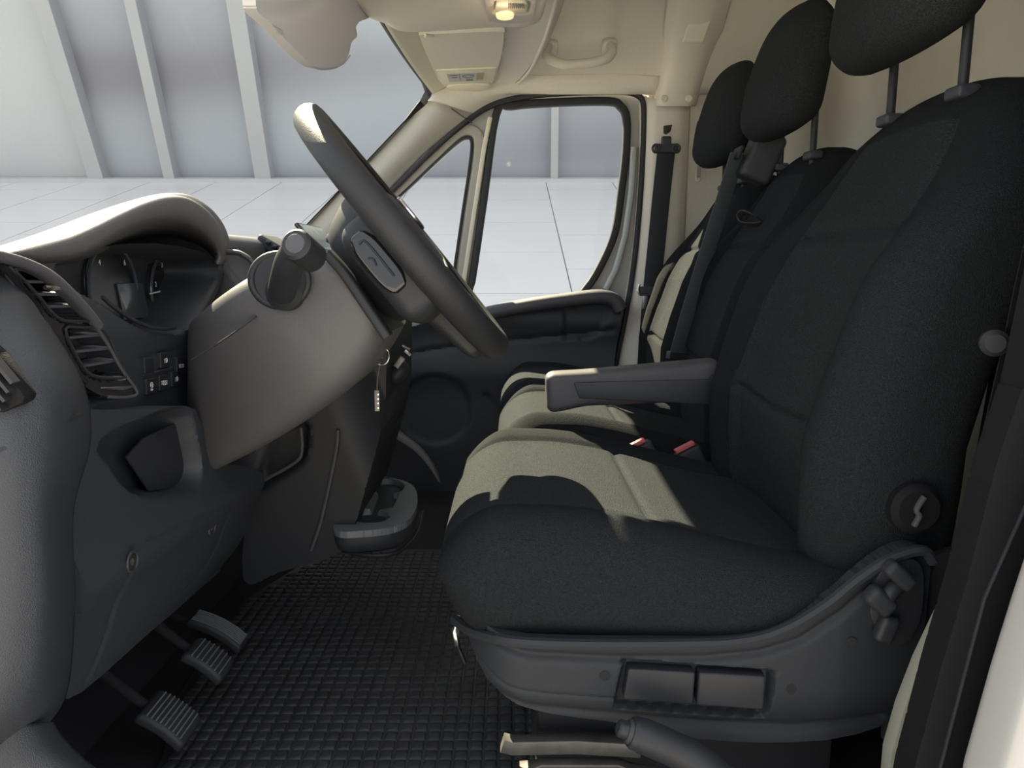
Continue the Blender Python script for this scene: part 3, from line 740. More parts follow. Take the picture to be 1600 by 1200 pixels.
# rounded dash end next to the open door
def ends(px, py): return PX(px, py, XL)
rows = [[P(-260, 396, .52), P(-140, 400, .56), P(-60, 405, .60), P(0, 414, .63), PX(10, 418, XV)],
        [P(-260, 500, .50), P(-120, 500, .53), P(-30, 500, .565), P(30, 500, .60), PX(64, 500, XV)],
        [P(-260, 600, .49), P(-100, 600, .51), P(20, 600, .535), P(90, 600, .575), PX(124, 602, XV)],
        [P(-260, 690, .48), P(-90, 690, .50), P(30, 690, .52), P(100, 690, .57), ends(135, 690)],
        [P(-260, 800, .47), P(-90, 800, .49), P(30, 800, .51), P(80, 800, .55), ends(108, 800)],
        [P(-260, 940, .46), P(-90, 940, .48), P(30, 940, .50), P(84, 940, .54), ends(110, 940)],
        [P(-260, 1080, .46), P(-100, 1080, .47), P(10, 1080, .49), P(66, 1080, .53), ends(98, 1080)],
        [P(-260, 1190, .45), P(-140, 1190, .47), P(-50, 1180, .49), P(10, 1160, .54), ends(50, 1150)]]
patch('end_cap', rows, 'plastic', db, k=7, solid=.008)
sweep('end_seam', crom([P(x, y, Y) for x, y, Y in ((-100, 745, .488), (0, 703, .508), (60, 678, .533), (100, 660, .563), (132, 646, .595))], 5), rrect(.0016, .002, .0007, 2), (0, 1, 0), 'seal', db)
plate('end_body', 'Y', .60, .635, [(-1.03, -.72), (-.43, -.72), (-.435, -.2), (-.45, -.06), (-.50, -.015), (-.80, -.03), (-1.03, -.13)], 'plastic', db, bevel=.01)
# side demister vent
dv = plate('demister_vent', 'Y', .515, .530, xz([(-60, 500), (0, 552), (46, 618), (42, 628), (0, 648), (-60, 670)], .52), 'trim_dark', db, bevel=.002)
for i in range(4):
    bar('vent_slat', P(-40, 520 + 22 * i, .512), P(24 - 6 * i, 598 + 14 * i, .512), (0, 1, 0), .008, .0025, 'satin', dv)
# lower corner arch at the foot of the dash end
patch('foot_arch', [[P(-60, 1130, .50), P(40, 1132, .535), P(78, 1130, .57)], [P(-60, 1165, .50), P(60, 1160, .54), P(96, 1158, .58)], [P(-60, 1215, .50), P(80, 1195, .54), P(140, 1200, .58)], [P(-60, 1300, .5), P(100, 1250, .54), P(200, 1240, .58)]], 'plastic', db, k=5, solid=.006)

# instrument hood: arched skin, lip and stepped underside
crest = [(-80, 418), (-30, 400), (20, 385), (60, 373), (105, 357), (145, 341), (185, 324), (225, 310), (262, 304), (295, 308), (325, 326), (346, 352), (356, 380), (356, 400), (346, 416)]
edge_ = [(-80, 422), (-30, 405), (20, 393), (62, 384), (106, 373), (146, 356), (186, 336), (225, 319), (262, 310), (293, 313), (321, 330), (341, 355), (351, 381), (351, 399), (343, 414)]
low_ = [(-80, 427), (-30, 411), (20, 404), (66, 408), (108, 403), (142, 390), (174, 370), (212, 350), (250, 341), (282, 344), (308, 358), (327, 376), (337, 392), (339, 402), (336, 412)]
deep_ = [(-80, 432), (-30, 418), (20, 412), (70, 414), (112, 409), (146, 398), (178, 384), (214, 371), (248, 366), (276, 370), (298, 382), (314, 394), (322, 403), (324, 408), (324, 413)]
C0 = [PX(x, y, -.49) for x, y in crest]
def fwd(dx, dz, k): return [Vector((p.x + dx, p.y, p.z * k - dz)) for p in C0]
patch('instrument_hood', [fwd(-.34, .10, .4), fwd(-.20, .065, .6), fwd(-.11, .032, .8), fwd(-.05, .010, .93), C0, [PX(x, (y * 2 + c[1]) / 3, -.474) for (x, y), c in zip(edge_, crest)], [PX(x, y, -.465) for x, y in edge_],
                          [PX((x + u) / 2, (y + v) / 2, -.462) for (x, y), (u, v) in zip(edge_, low_)], [PX(x, y, -.470) for x, y in low_], [PX((x + u) / 2, (y + v) / 2, -.50) for (x, y), (u, v) in zip(low_, deep_)], [PX(x, y, -.545) for x, y in deep_]], 'shroud', db, k=5, solid=.003)

# ================================================================== STEERING COLUMN with stalks
sc_ = thing('steering_column', P(430, 600, 1.0), 'charcoal steering column shroud with a stalk on its left side', 'steering column')
yn, yf = .885, 1.095
secs = [((505, 392), (604, 522), .885), ((470, 400), (588, 552), .885), ((430, 410), (560, 592), .885), ((382, 432), (520, 628), .89), ((338, 462), (470, 664), .91), ((312, 486), (402, 704), .945), ((300, 500), (330, 738), 1.0), ((304, 496), (306, 746), 1.06), ((306, 494), (308, 748), 1.12)]
loops = []
for (t, b, y0_) in secs:
    T, B = P(*t, y0_ + .015), P(*b, y0_ + .015)
    y1_ = max(yf, y0_ + .08)
    lp = []
    for j in range(40):
        a = 2 * math.pi * j / 40; cy, cz = math.cos(a), math.sin(a)
        e = .30
        u = math.copysign(abs(cy) ** e, cy); v = math.copysign(abs(cz) ** e, cz)
        p = T.lerp(B, .5 - .5 * v); y = (y0_ + y1_) / 2 + u * (y1_ - y0_) / 2 - .012 * (1 - v * v) * (1 if u < 0 else -1)
        lp.append(Vector((p.x, y, p.z)))
    loops.append(lp)
dense = list(zip(*[crom(c, 5) for c in zip(*loops)]))
loft('shroud', [list(l) for l in dense], 'shroud', sc_, sharp=60)
def on_shroud(px, py, off=.0): return P(px, py, yn - .001 - off)
sweep('shroud_seam', crom([on_shroud(x, y, .003) for x, y in ((300, 562), (345, 534), (382, 508), (400, 494))], 4), rrect(.0009, .0022, .0006, 2), (0, 1, 0), 'seal', sc_)
sweep('shroud_seam', crom([on_shroud(x, y, .003) for x, y in ((478, 460), (500, 448), (516, 438))], 4), rrect(.0009, .0022, .0006, 2), (0, 1, 0), 'seal', sc_)
# collar at the wheel end
cpts = crom([P(x, y, .875) for x, y in ((512, 396), (540, 428), (575, 480), (606, 526))], 5)
sweep('shroud_collar', cpts, rrect(.006, .012, .004, 3), (0, 1, 0), 'satin', sc_)
# stalk boot: dished ring, then the stalk
bc = P(437, 438, .868)
tube('stalk_boot', [bc + Vector((.033 * math.cos(t), 0, .030 * math.sin(t))) for t in np.linspace(0, 2 * math.pi, 36, endpoint=False)], .0045, 'satin', sc_, n=10, closed=True)
disc('boot_disc', P(437, 438, .864), (0, -1, 0), .033, .02, 'satin', sc_, seg=36, bevel=.004)
disc('boot_core', P(441, 455, .857), (0, -1, .1), .022, .02, 'satin', sc_, seg=30, bevel=.006)
kp = P(460, 380, .765)
st = tube('indicator_stalk', crom([P(440, 456, .855), P(444, 438, .83), P(452, 412, .80), P(463, 392, .785)], 4), [.016 - .004 * abs(i - 6) / 6 * 0 + 0 for i in range(13)], 'satin', sc_, n=16)
kn = disc('stalk_knob', kp, P(460, 380, .76) - P(490, 404, .80), .0168, .040, 'satin', st, seg=30, bevel=.003)
disc('knob_cap', kp + (P(460, 380, .70) - P(470, 388, .74)).normalized() * .0012, P(460, 380, .76) - P(490, 404, .80), .0108, .002, 'soft', st, seg=26, bevel=.001)
# wiper stalk on the far side, catching the light
tube('wiper_stalk', crom([P(556, 378, 1.16), P(530, 373, 1.19), P(512, 376, 1.22)], 4), [.010] * 5 + [.009] * 2 + [.006, .003], 'soft', sc_, n=12)
tube('wiper_stalk', crom([P(512, 374, 1.13), P(530, 368, 1.12), P(556, 357, 1.11)], 4), [.004, .008, .010, .011, .011, .011, .011, .011, .010], 'soft', sc_, n=12)

# ================================================================== STEERING WHEEL
wc = P(636, 369, 1.0)
U = (P(492, 196, 1.0) - P(773, 541, 1.0)); R = U.length / 2 - .004; U.normalize()
N = Vector((U.z, 0, -U.x)); Yv = Vector((0, 1, 0))       # N faces the driver
if N.x < 0: N = -N
N = (N + Vector((0, .045, 0))).normalized(); Yv = N.cross(U).normalized()
if Yv.y < 0: Yv = -Yv
R = .186
sw_ = thing('steering_wheel', wc, 'black leather steering wheel seen from its side', 'steering wheel')
NS = 96
loops = []
for i in range(NS):
    t = 2 * math.pi * i / NS
    rad = (U * math.cos(t) + Yv * math.sin(t)); c = wc + rad * R
    lp = []
    for j in range(16):
        a = 2 * math.pi * j / 16
        lp.append(c + rad * .0175 * math.cos(a) + N * .0195 * math.sin(a))
    loops.append(lp)
loft('rim', loops, 'leather', sw_, closed=True)
def wpt(u, y, n): return wc + U * u + Yv * y + N * n
# stitched seam on the driver-side inner edge
tube('rim_seam', [wc + (U * math.cos(t) + Yv * math.sin(t)) * (R - .012) + N * .0145 for t in np.linspace(0, 2 * math.pi, 72, endpoint=False)], .0011, 'gloss', sw_, n=5, closed=True)
# hub: airbag cover and rear shell
def hub_loop(n, ru, ry, cu=0): return [wpt(cu + ru * math.copysign(abs(math.cos(a)) ** .75, math.cos(a)), ry * math.copysign(abs(math.sin(a)) ** .75, math.sin(a)), n) for a in [2 * math.pi * j / 40 for j in range(40)]]
loft('airbag_cover', [hub_loop(.021, .02, .025), hub_loop(.019, .050, .060), hub_loop(.009, .074, .086), hub_loop(-.012, .082, .098), hub_loop(-.03, .080, .096)], 'plastic', sw_, sharp=60)
loft('hub_shell', [hub_loop(-.02, .086, .102), hub_loop(-.04, .084, .100, -.004), hub_loop(-.060, .080, .094, -.008), hub_loop(-.078, .072, .084, -.01), hub_loop(-.088, .050, .060, -.01)], 'satin', sw_, sharp=60)
tube('emblem_ring', [wpt(.02 + .024 * math.cos(t), 0.024 * math.sin(t), .023) for t in np.linspace(0, 2 * math.pi, 30, endpoint=False)], .003, 'chrome', sw_, n=8, closed=True)
def boxfn(): pass
B = place(wc, U, Yv, N)
for sg_ in (-1, 1):
    def fn(x, y, z, sg_=sg_):
        k = (y + .052) / .104 if sg_ > 0 else (.052 - y) / .104       # 0 hub .. 1 rim
        return (x * (1.12 - .14 * k) - .034, y + sg_ * .118, z * (1.05 - .10 * k) - .028)
    sp = rbox('spoke', (.068, .052, .031), .022, 'satin', sw_, n=(8, 8, 4), fn=fn, M4=B)
    rbox('button_pod', (.040, .006, .017), .0055, 'gloss', sp, n=(8, 1, 3), fn=lambda x, y, z: (x, y, z * (1 - .62 * (x / .04) ** 4)), M4=B @ Matrix.Translation((-.022, sg_ * .1675, -.036)))
    tube('rocker_button', crom([wpt(.006, sg_ * .175, -.040), wpt(.002, sg_ * .175, -.032), wpt(-.045, sg_ * .175, -.032)], 4), .0014, 'grey', sp, n=6)
    tube('rocker_button', crom([wpt(-.012, sg_ * .175, -.042), wpt(-.016, sg_ * .175, -.038), wpt(-.024, sg_ * .175, -.040)], 4), .0012, 'grey', sp, n=6)
    tube('spoke_trim', crom([wpt(.05, sg_ * .105, .010), wpt(.02, sg_ * .150, .014), wpt(-.035, sg_ * .158, .014), wpt(-.06, sg_ * .12, .010)], 5), .004, 'chrome', sp, n=8)
rbox('spoke', (.060, .055, .022), .016, 'satin', sw_, n=(6, 4, 2), fn=lambda x, y, z: (x - .122, y, z * (1 + .5 * x / .06) - .024), M4=B)

# ================================================================== KEY, GEAR LEVER, CENTRE CONSOLE
ky = thing('ignition_key', P(590, 640, 1.0), 'small metal key hanging below the steering column', 'key')
tube('key_ring', [P(596, 556, 1.0) + Vector((.010 * math.cos(t), .004 * math.cos(t), .013 * math.sin(t))) for t in np.linspace(0, 2 * math.pi, 24, endpoint=False)], .0010, 'chrome', ky, n=6, closed=True)
tube('key_ring', [P(590, 561, .995) + Vector((.006 * math.cos(t), .005 * math.sin(t), .006 * math.sin(t))) for t in np.linspace(0, 2 * math.pi, 20, endpoint=False)], .0009, 'chrome', ky, n=6, closed=True)
tube('key_chain', [P(594, 568, 1.0), P(590, 590, 1.0), P(589, 610, 1.0)], .0008, 'steel', ky, n=6)
rbox('key_blade', (.0036, .0012, .0150), .001, 'steel', ky, n=(1, 1, 4), M4=Matrix.Translation(P(589, 626, 1.0)))
for i in range(4): rbox('key_tooth', (.0012, .0014, .0014), .0004, 'chrome', ky, n=(1, 1, 1), M4=Matrix.Translation(P(591, 616 + 7 * i, .9988)))
rbox('key_head', (.008, .005, .012), .004, 'plastic', ky, n=(2, 1, 2), M4=Matrix.Translation(P(562, 572, 1.0)))

cc = db        # the centre stack is moulded with the dashboard
side = crom2(xz([(400, 560), (500, 500), (588, 490), (594, 540), (594, 600), (590, 680), (572, 760), (548, 840), (524, 868), (440, 893), (380, 905), (392, 740), (392, 640)], 1.24), 4)
relief('centre_stack', 'Y', 1.24, -1, side, 'satin', cc, cell=.006, thick=.34,
       f=lambda a, b: -.06 * np.clip((a + .27 + .35 * (b + .2) + .06) / .09, 0, 1) ** 2, feats=[('recess', crom2(xz([(405, 700), (470, 662), (478, 690), (470, 720), (430, 748), (402, 760)], 1.24), 3), .03, .012)])
tube('side_edge', crom([P(x, y, 1.235) for x, y in ((528, 672), (526, 700), (514, 760), (500, 820), (486, 860))], 5), .0035, 'soft', cc, n=8)
tube('pocket_edge', crom([P(x, y, 1.232) for x, y in ((470, 668), (472, 700), (462, 722), (404, 755))], 5), .003, 'soft', cc, n=8)
ZT = -.45
tray_px = [(522, 826), (530, 785), (548, 750), (585, 743), (628, 750), (648, 762), (652, 785), (642, 808), (618, 822), (570, 829)]
tr = crom2(xy(tray_px, ZT), 4)
def el(px, py, rx, ry): return xy([(px + rx * math.cos(t), py + ry * math.sin(t)) for t in np.linspace(0, 2 * math.pi, 24, endpoint=False)], ZT)
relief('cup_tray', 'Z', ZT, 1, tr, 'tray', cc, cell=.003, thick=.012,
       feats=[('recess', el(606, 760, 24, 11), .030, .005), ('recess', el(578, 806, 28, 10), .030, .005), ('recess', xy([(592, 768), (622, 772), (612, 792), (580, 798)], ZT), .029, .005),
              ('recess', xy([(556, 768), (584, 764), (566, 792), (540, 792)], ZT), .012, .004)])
tw = [Vector((a, b, 0)) for a, b in tr]; tc = sum(tw, Vector()) / len(tw)
loft('tray_bowl', [[Vector((*(tc + (v - tc) * .985).xy, ZT - .011)) for v in tw], [Vector((*(tc + (v - tc) * .985).xy, ZT - .024)) for v in tw], [Vector((*(tc + (v - tc) * .94).xy, ZT - .04)) for v in tw], [Vector((*(tc + (v - tc) * .75).xy, ZT - .055)) for v in tw]], 'plastic', cc, sharp=60)
tube('tray_lip', crom([PZ(x, y, ZT - .052) for x, y in ((516, 846), (535, 860), (580, 868), (622, 862), (650, 836), (660, 800))], 5), .004, 'satin', cc, n=8)

gl = thing('gear_lever', P(600, 620, 1.42), 'dash mounted gear lever with blue grey knob behind the steering wheel', 'gear lever')
tube('lever_shaft', [P(560, 640, 1.42), P(590, 610, 1.40), P(612, 582, 1.39)], [.012, .010, .012], 'satin', gl, n=12)
kb = tube('gear_knob', crom([P(602, 598, 1.385), P(616, 588, 1.38), P(628, 576, 1.38), P(634, 566, 1.38)], 4), [.008, .012, .015, .0175, .019, .0195, .019, .018, .017, .015, .012, .008, .003], 'satin', gl, n=18)
tube('knob_inlay', [P(632, 549, 1.37), P(641, 556, 1.37)], .004, 'chrome', gl, n=8)
tube('knob_inlay', [P(628, 541, 1.37), P(640, 547, 1.37)], .003, 'chrome', gl, n=8)
rbox('knob_badge', (.006, .003, .012), .002, 'steel', gl, n=(1, 1, 2), M4=place(P(624, 566, 1.355), (.8, 0, -.6), (0, 1, 0), (.6, 0, .8)))
tube('knob_button', [P(599, 592, 1.36), P(606, 590, 1.36)], .004, 'chrome', gl, n=8)

# ================================================================== SEATS
def smooth01(t): t = max(0, min(1, t)); return t * t * (3 - 2 * t)
def gs(x, w): return math.exp(-(x / w) ** 2)
BZ = [-.40, -.33, -.27, -.20, -.12, -.037, .047, .13, .19, .24]
BX = [.385, .368, .366, .368, .385, .410, .445, .478, .505, .535]
def back_x(z): return interp(z, BZ, BX)
def seat_back(name, parent, yc, xo, hw, mat='fabric', seam=True):
    # local: x depth (front = -), y lateral, z up
    h = .315; zc_ = -.085
    def fn(x, y, z):
        zt = z + zc_
        t = (z + h) / (2 * h)                        # 0 bottom .. 1 top
        wid = 1.0 - .10 * smooth01((.25 - t) / .25) - .40 * smooth01((t - .66) / .44) ** 1.6
        u = y / hw
        yy = y * wid
        droop = .035 * abs(u) ** 2.5 * smooth01((t - .6) / .4)
        zz = zt - droop
        th = 1.0 - .35 * smooth01((t - .55) / .45)
        X = back_x(zt) + .070
        d = x * th
        wf = max(0, min(1, -x / .03))
        if x < 0:
            bol = wf *  math.exp(-((abs(u) - .80) / .20) ** 2) * (1 - smooth01((t - .62) / .25)) * .030
            d -= bol
            d += wf * .010 * (1 - u * u) * (1 - smooth01((t - .7) / .3)) * 1.0
            d -= wf * .012 * gs(t - .30, .13) * (1 - u * u)
            if seam:
                inner = 1 if abs(u) < .60 else 0
                d += wf * .007 * gs(abs(u) - .62 + .10 * (t - .5), .022) * (1 if t < .93 else 0)
                if inner:
                    d += wf * .008 * gs(t - .700 - .01 * u * u, .0085)
                    d += wf * .008 * gs(t - .365 + .045 * (1 - u * u), .0085)
        return (X + d + xo, yc + yy, zz)
    return rbox(name, (.073, hw, h), .052, mat, parent, n=(6, 84, 110), fn=fn, sharp=70, mats=('fabric2',),
                slot=lambda x, y, z: 1 if (x < -.03 and abs(y / hw) < .62 - .10 * ((z + h) / (2 * h) - .5)  and z < h - .05) else 0)
def seat_cushion(name, parent, yc, x0, x1, hw, mat='fabric'):
    L = (x1 - x0) / 2; xm = (x0 + x1) / 2; hh = .068
    def fn(x, y, z):
        t = (x + L) / (2 * L); u = y / hw
        top = (z + hh) / (2 * hh)
        zz = -.358 + z - .060 * smooth01((t - .25) / .75) * (.35 + .65 * top)
        xx = xm + x
        yy = y * (1 - .05 * smooth01((.22 - t) / .22))
        wz = max(0, min(1, z / .03))
        if z > 0:
            zz += wz * .016 * math.exp(-((abs(u) - .82) / .16) ** 2) * (1 - .5 * t) * smooth01((t - .02) / .15)
            zz -= .010 * (1 - u * u) * smooth01((t - .25) / .5)
            zz += .004 * (1 - u * u)
            s = .0055
            zz -= s * gs(abs(u) - .66, .020) * smooth01((t - .03) / .06)
            if abs(u) < .66: zz -= s * gs(t - .50, .011)
            zz -= wz * .030 * smooth01((.20 - t) / .20) ** 2
        # bulging front, tucked under at the bottom
        xx += .030 * smooth01((.18 - t) / .18) * (1 - top) - .006 * smooth01((.15 - t) / .15) * gs(top - .6, .3)
        if abs(u) > .9: yy += math.copysign(.006 * gs(top - .45, .3), u)
        return (xx, yc + yy, zz)
    return rbox(name, (L, hw, hh), .045, mat, parent, n=(90, 90, 10), fn=fn, sharp=70, mats=('fabric2',), slot=lambda x, y, z: 1 if (z > .03 and abs(y / hw) < .66) else 0)
def headrest(parent, yc, xo, zo=0.0, ws_=1.06):
    def fn(x, y, z):
        t = (z + .122) / .244; u = y / .135
        w = .80 + .24 * math.sin(math.pi * min(1, t * .62 + .12)) - .22 * smooth01((t - .72) / .28)
        X = .545 + .020 * (t - .5) * 2 + x * (1.05 - .32 * t)
        X += (.022 * u * u - .012 * math.sin(math.pi * t)) * max(0, min(1, .5 - x / .06))
        return (X + xo - .018, yc + y * w * ws_, .366 + zo + z - .012 * u * u * (1 if z > 0 else -.9))
    h = rbox('headrest', (.050, .135, .122), .045, 'fabric2', parent, n=(6, 30, 30), fn=fn, sharp=70)
    for s in (-1, 1):
        y = yc + s * .086
        tube('headrest_post', [Vector((.556 + xo, y, .15)), Vector((.556 + xo, y, .30 + zo))], .0062, 'satin', h, n=12)
        rbox('post_sleeve', (.014, .017, .008), .005, 'plastic', h, n=(2, 2, 1), M4=Matrix.Translation((.556 + xo, y, .206)))
    return h

YD, YM, YP = 1.02, 1.535, 1.955
ds_ = thing('driver_seat', (.15, YD, -.70), 'black fabric driver seat nearest the camera with grey plastic base', 'seat')
seat_cushion('cushion', ds_, YD, -.093, .43, .255)
seat_back('backrest', ds_, YD, 0.0, .252)
headrest(ds_, YD, -.012, .020, 1.16)
# grey side valance with recess and two paddles
VY = .748
val = crom2(xz([(706, 964), (740, 987), (800, 1001), (900, 1006), (1050, 1006), (1150, 1001), (1220, 984), (1290, 943), (1340, 903), (1390, 870), (1440, 857), (1462, 880), (1458, 950), (1446, 1040), (1424, 1110), (1390, 1155), (1250, 1173), (1100, 1168), (960, 1141), (860, 1122), (790, 1100), (745, 1065), (717, 1012)], VY), 3)
lip_px = [(722, 988), (760, 1011), (830, 1024), (950, 1030), (1100, 1030), (1190, 1021), (1250, 1002), (1310, 963), (1350, 932), (1390, 912)]
def vf(a, b): return -.10 * np.clip((.02 - a) / .09, 0, 1) ** 2.2 - .015 * np.clip((-.46 - b) / .05, 0, 1) ** 2 - .012 * np.clip((a - .36) / .1, 0, 1)
rec = crom2(xz([(972, 1050), (978, 1040), (990, 1036), (1195, 1049), (1206, 1054), (1208, 1066), (1202, 1116), (1194, 1126), (1180, 1128), (980, 1111), (966, 1106), (963, 1096)], VY), 3)
va = relief('side_valance', 'Y', VY, -1, val, 'grey', ds_, cell=.002, thick=.02, f=vf,
       feats=[('groove', xz(lip_px, VY), .006, .005), ('groove', xz([(740, 1054), (790, 1076), (860, 1085), (963, 1093)], VY), .0016, .0016),
              ('groove', xz([(770, 1092), (830, 1108), (960, 1124), (1100, 1143), (1250, 1150), (1390, 1136)], VY), .005, .006),
              ('recess', rec, .014, .006)])
for c in ((945, 1056), (1237, 1077), (1330, 1004)): disc('hole_shade_disc', P(*c, VY - .0006), (0, -1, 0), .0060, .006, 'deep', va, seg=20)  # flat dark discs stand in for the shade inside the holes
tube('valance_lip', crom([P(x, y, VY - .001 + .10 * max(0, (.02 - P(x, y, VY).x) / .09) ** 2.2) for x, y in ((710, 968), (740, 988), (800, 1002), (900, 1007), (1050, 1007), (1150, 1003), (1220, 986), (1290, 946), (1340, 906), (1390, 874), (1440, 860), (1458, 878))], 5), .0062, 'grey', va, n=8)
for a in ([(982, 1044), (1086, 1050), (1082, 1100), (974, 1092)], [(1092, 1050), (1196, 1056), (1192, 1108), (1088, 1101)]):
    plate('height_paddle', 'Y', VY - .002, VY + .016, crom2(xz([tuple(np.array(a[i]) * (1 - t) + np.array(a[(i + 1) % 4]) * t) for i in range(4) for t in (.06, .5, .94)], VY), 2), 'satin', va, bevel=.003, seg=3)
plate('dark_rear_plate', 'Y', .772, .79, xz([(1400, 870), (1500, 855), (1540, 905), (1510, 1000), (1480, 1100), (1440, 1160), (1380, 1160)], .78), 'deep', ds_, bevel=.004)  # dark plate added behind the rear end of the valance
# far-side valance and pedestal
plate('far_valance', 'Y', 1.262, 1.275, [(-.06, -.40), (.40, -.40), (.40, -.50), (.0, -.52), (-.05, -.46)], 'grey', ds_, bevel=.01)
plate('pedestal', 'Z', -.70, -.42, [(.03, .83), (.40, .83), (.40, 1.24), (.03, 1.24)], 'deep', ds_, bevel=.01)
plate('valance_front', 'X', -.045, -.03, [(.84, -.41), (1.25, -.41), (1.24, -.49), (.85, -.49)], 'satin', ds_, bevel=.005)
for (pts, w) in (([(785, 1152), (800, 1156), (900, 1154), (1000, 1160)], .018), ([(812, 1190), (835, 1189), (845, 1184), (965, 1184), (985, 1192), (1030, 1197)], .006)):
    sweep('seat_rail', [P(x, y + 8, .80) for x, y in pts], rrect(w / 2, .008, .002, 2), (0, 1, 0), 'rail', ds_)
tube('slide_handle', crom([P(716, 962, .90), P(711, 985, .90), P(714, 1005, .90), P(726, 1035, .91)], 5), [.0025] * 5 + [.005] * 6 + [.003] * 5, 'chrome', ds_, n=10)
# recline lever and rotary knob
plate('lever_pocket', 'Y', VY - .002, VY + .02, crom2(xz([(1362, 925), (1376, 890), (1410, 872), (1440, 885), (1440, 960), (1415, 1005), (1385, 995), (1360, 965)], VY), 4), 'satin', ds_, bevel=.004)
lv = tube('recline_lever', crom([P(1404, 912, VY - .006), P(1392, 925, VY - .012), P(1380, 940, VY - .012), P(1372, 950, VY - .006)], 4), .008, 'satin', ds_, n=12)
rbox('lever_grip', (.018, .010, .009), .006, 'grey', lv, n=(3, 2, 2), M4=place(P(1404, 898, VY - .012), (.75, 0, -.66), (0, 1, 0), (.66, 0, .75)))
rbox('lever_grip', (.017, .010, .011), .007, 'grey', lv, n=(3, 2, 2), M4=place(P(1374, 938, VY - .012), (.75, 0, -.66), (0, 1, 0), (.66, 0, .75)))
rbox('lever_grip', (.010, .008, .016), .006, 'satin', lv, n=(3, 2, 2), M4=place(P(1384, 982, VY - .008), (.95, 0, -.3), (0, 1, 0), (.3, 0, .95)))
kc = P(1437, 798, .752)
rk = disc('recline_knob', kc, (0, -1, 0), .028, .022, 'trim_dark', ds_, seg=36, bevel=.006)
sweep('knob_ridge', crom([P(1444, 776, .750), P(1432, 796, .748), P(1436, 806, .748), P(1428, 822, .750)], 4), rrect(.0022, .003, .001, 2), (0, 1, 0), 'soft', rk)
# armrest on the inner side
def arm_fn(x, y, z): 
    k = (x + .15) / .30
    return (x, y * (1 - .15 * (1 - k)), z * (.82 + .22 * k) - .003 * (1 - k) - .010 * smooth01((.25 - k) / .25) * (1 if z < 0 else -.2))
ar = rbox('armrest', (.155, .029, .036), .016, 'soft', ds_, n=(20, 6, 6), fn=arm_fn, M4=place((.215, 1.300, -.208), (1, 0, .055), (0, 1, 0), (-.055, 0, 1)))
plate('armrest_panel', 'Y', 1.2685, 1.277, xz([(897, 598), (1110, 592), (1112, 632), (905, 622)], 1.27), 'plastic', ar, bevel=.002)
tube('armrest_hinge', [Vector((.362, 1.27, -.205)), Vector((.362, 1.325, -.205))], .022, 'plastic', ds_, n=18)

bn = thing('passenger_bench', (.2, 1.71, -.70), 'black fabric double passenger seat beyond the driver seat', 'seat')
for y, hw in ((YM, .205), (YP, .205)):
    seat_cushion('cushion', bn, y, -.034, .46, hw)
    seat_back('backrest', bn, y, .030, hw * .99)
    headrest(bn, y, .015, .008)
plate('bench_base', 'Z', -.70, -.40, [(.03, 1.345), (.44, 1.345), (.44, 2.14), (.03, 2.14)], 'satin', bn, bevel=.015)
# pull loop on the middle backrest and belt outlet on its shoulder
lpth = crom([P(1155, 338, 1.55), P(1163, 331, 1.53), P(1180, 338, 1.52), P(1192, 348, 1.53), P(1178, 351, 1.54), P(1160, 348, 1.55)], 5, True)
sweep('pull_loop', lpth, rrect(.0018, .009, .0015, 2), (-.75, -.5, .4), 'seal', bn, closed=True)
bo = rbox('belt_outlet', (.034, .030, .052), .012, 'plastic', bn, n=(3, 3, 4), M4=place(P(1167, 238, 1.64) + Vector((.03, 0, -.012)), (.93, 0, -.36), (0, 1, 0), (.36, 0, .93)))
rbox('outlet_bezel', (.004, .027, .014), .003, 'satin', bo, n=(1, 2, 2), M4=place(P(1152, 240, 1.64), (.93, 0, -.36), (0, 1, 0), (.36, 0, .93)))

# ================================================================== SEAT BELTS AND BUCKLES
mb = thing('seat_belt', P(1055, 560, 1.74), 'dark grey belt running down from the middle seat shoulder outlet', 'seat belt', 'seat belts')
ribbon('webbing', [P(1153, 240, 1.64), P(1128, 320, 1.66), P(1100, 410, 1.665), P(1076, 490, 1.655), P(1058, 556, 1.64)], (.85, .5, .1), .047, .0014, 'belt_lit', mb)
rbox('tongue', (.026, .008, .009), .003, 'plastic', mb, n=(2, 1, 1), M4=place(P(1058, 556, 1.635), (.9, .4, -.12), (-.4, .9, 0), (.12, 0, 1)))
pb = thing('seat_belt', P(1010, 560, 2.19), 'dark belt hanging on the beige pillar by the passenger door', 'seat belt', 'seat belts')
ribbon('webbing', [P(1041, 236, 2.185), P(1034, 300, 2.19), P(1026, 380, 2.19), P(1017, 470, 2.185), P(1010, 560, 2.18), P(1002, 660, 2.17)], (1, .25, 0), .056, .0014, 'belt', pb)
gd = rbox('belt_guide', (.034, .008, .013), .006, 'plastic', pb, n=(3, 1, 2), M4=Matrix.Translation(P(1041, 232, 2.18)))
rbox('guide_bolt', (.014, .008, .014), .005, 'plastic', gd, n=(2, 1, 2), M4=Matrix.Translation(P(1041, 221, 2.18)))
for s in (-1, 1): tube('guide_eye', [P(1041 + s * 16, 232, 2.170) + Vector((.010 * math.cos(t), 0, .011 * math.sin(t))) for t in np.linspace(0, 2 * math.pi, 18, endpoint=False)], .0032, 'plastic', gd, n=6, closed=True)
plate('height_slot', 'Y', 2.195, 2.205, xz([(1037, 197), (1050, 195), (1047, 206), (1041, 210), (1037, 208)], 2.2), 'seal', pb, bevel=.001)
tg = rbox('tongue', (.026, .008, .014), .004, 'plastic', pb, n=(2, 1, 2), M4=Matrix.Translation(P(1013, 455, 2.165)))
rbox('tongue_tip', (.008, .0015, .020), .001, 'chrome', tg, n=(1, 1, 2), M4=Matrix.Translation(P(1008, 472, 2.16)))
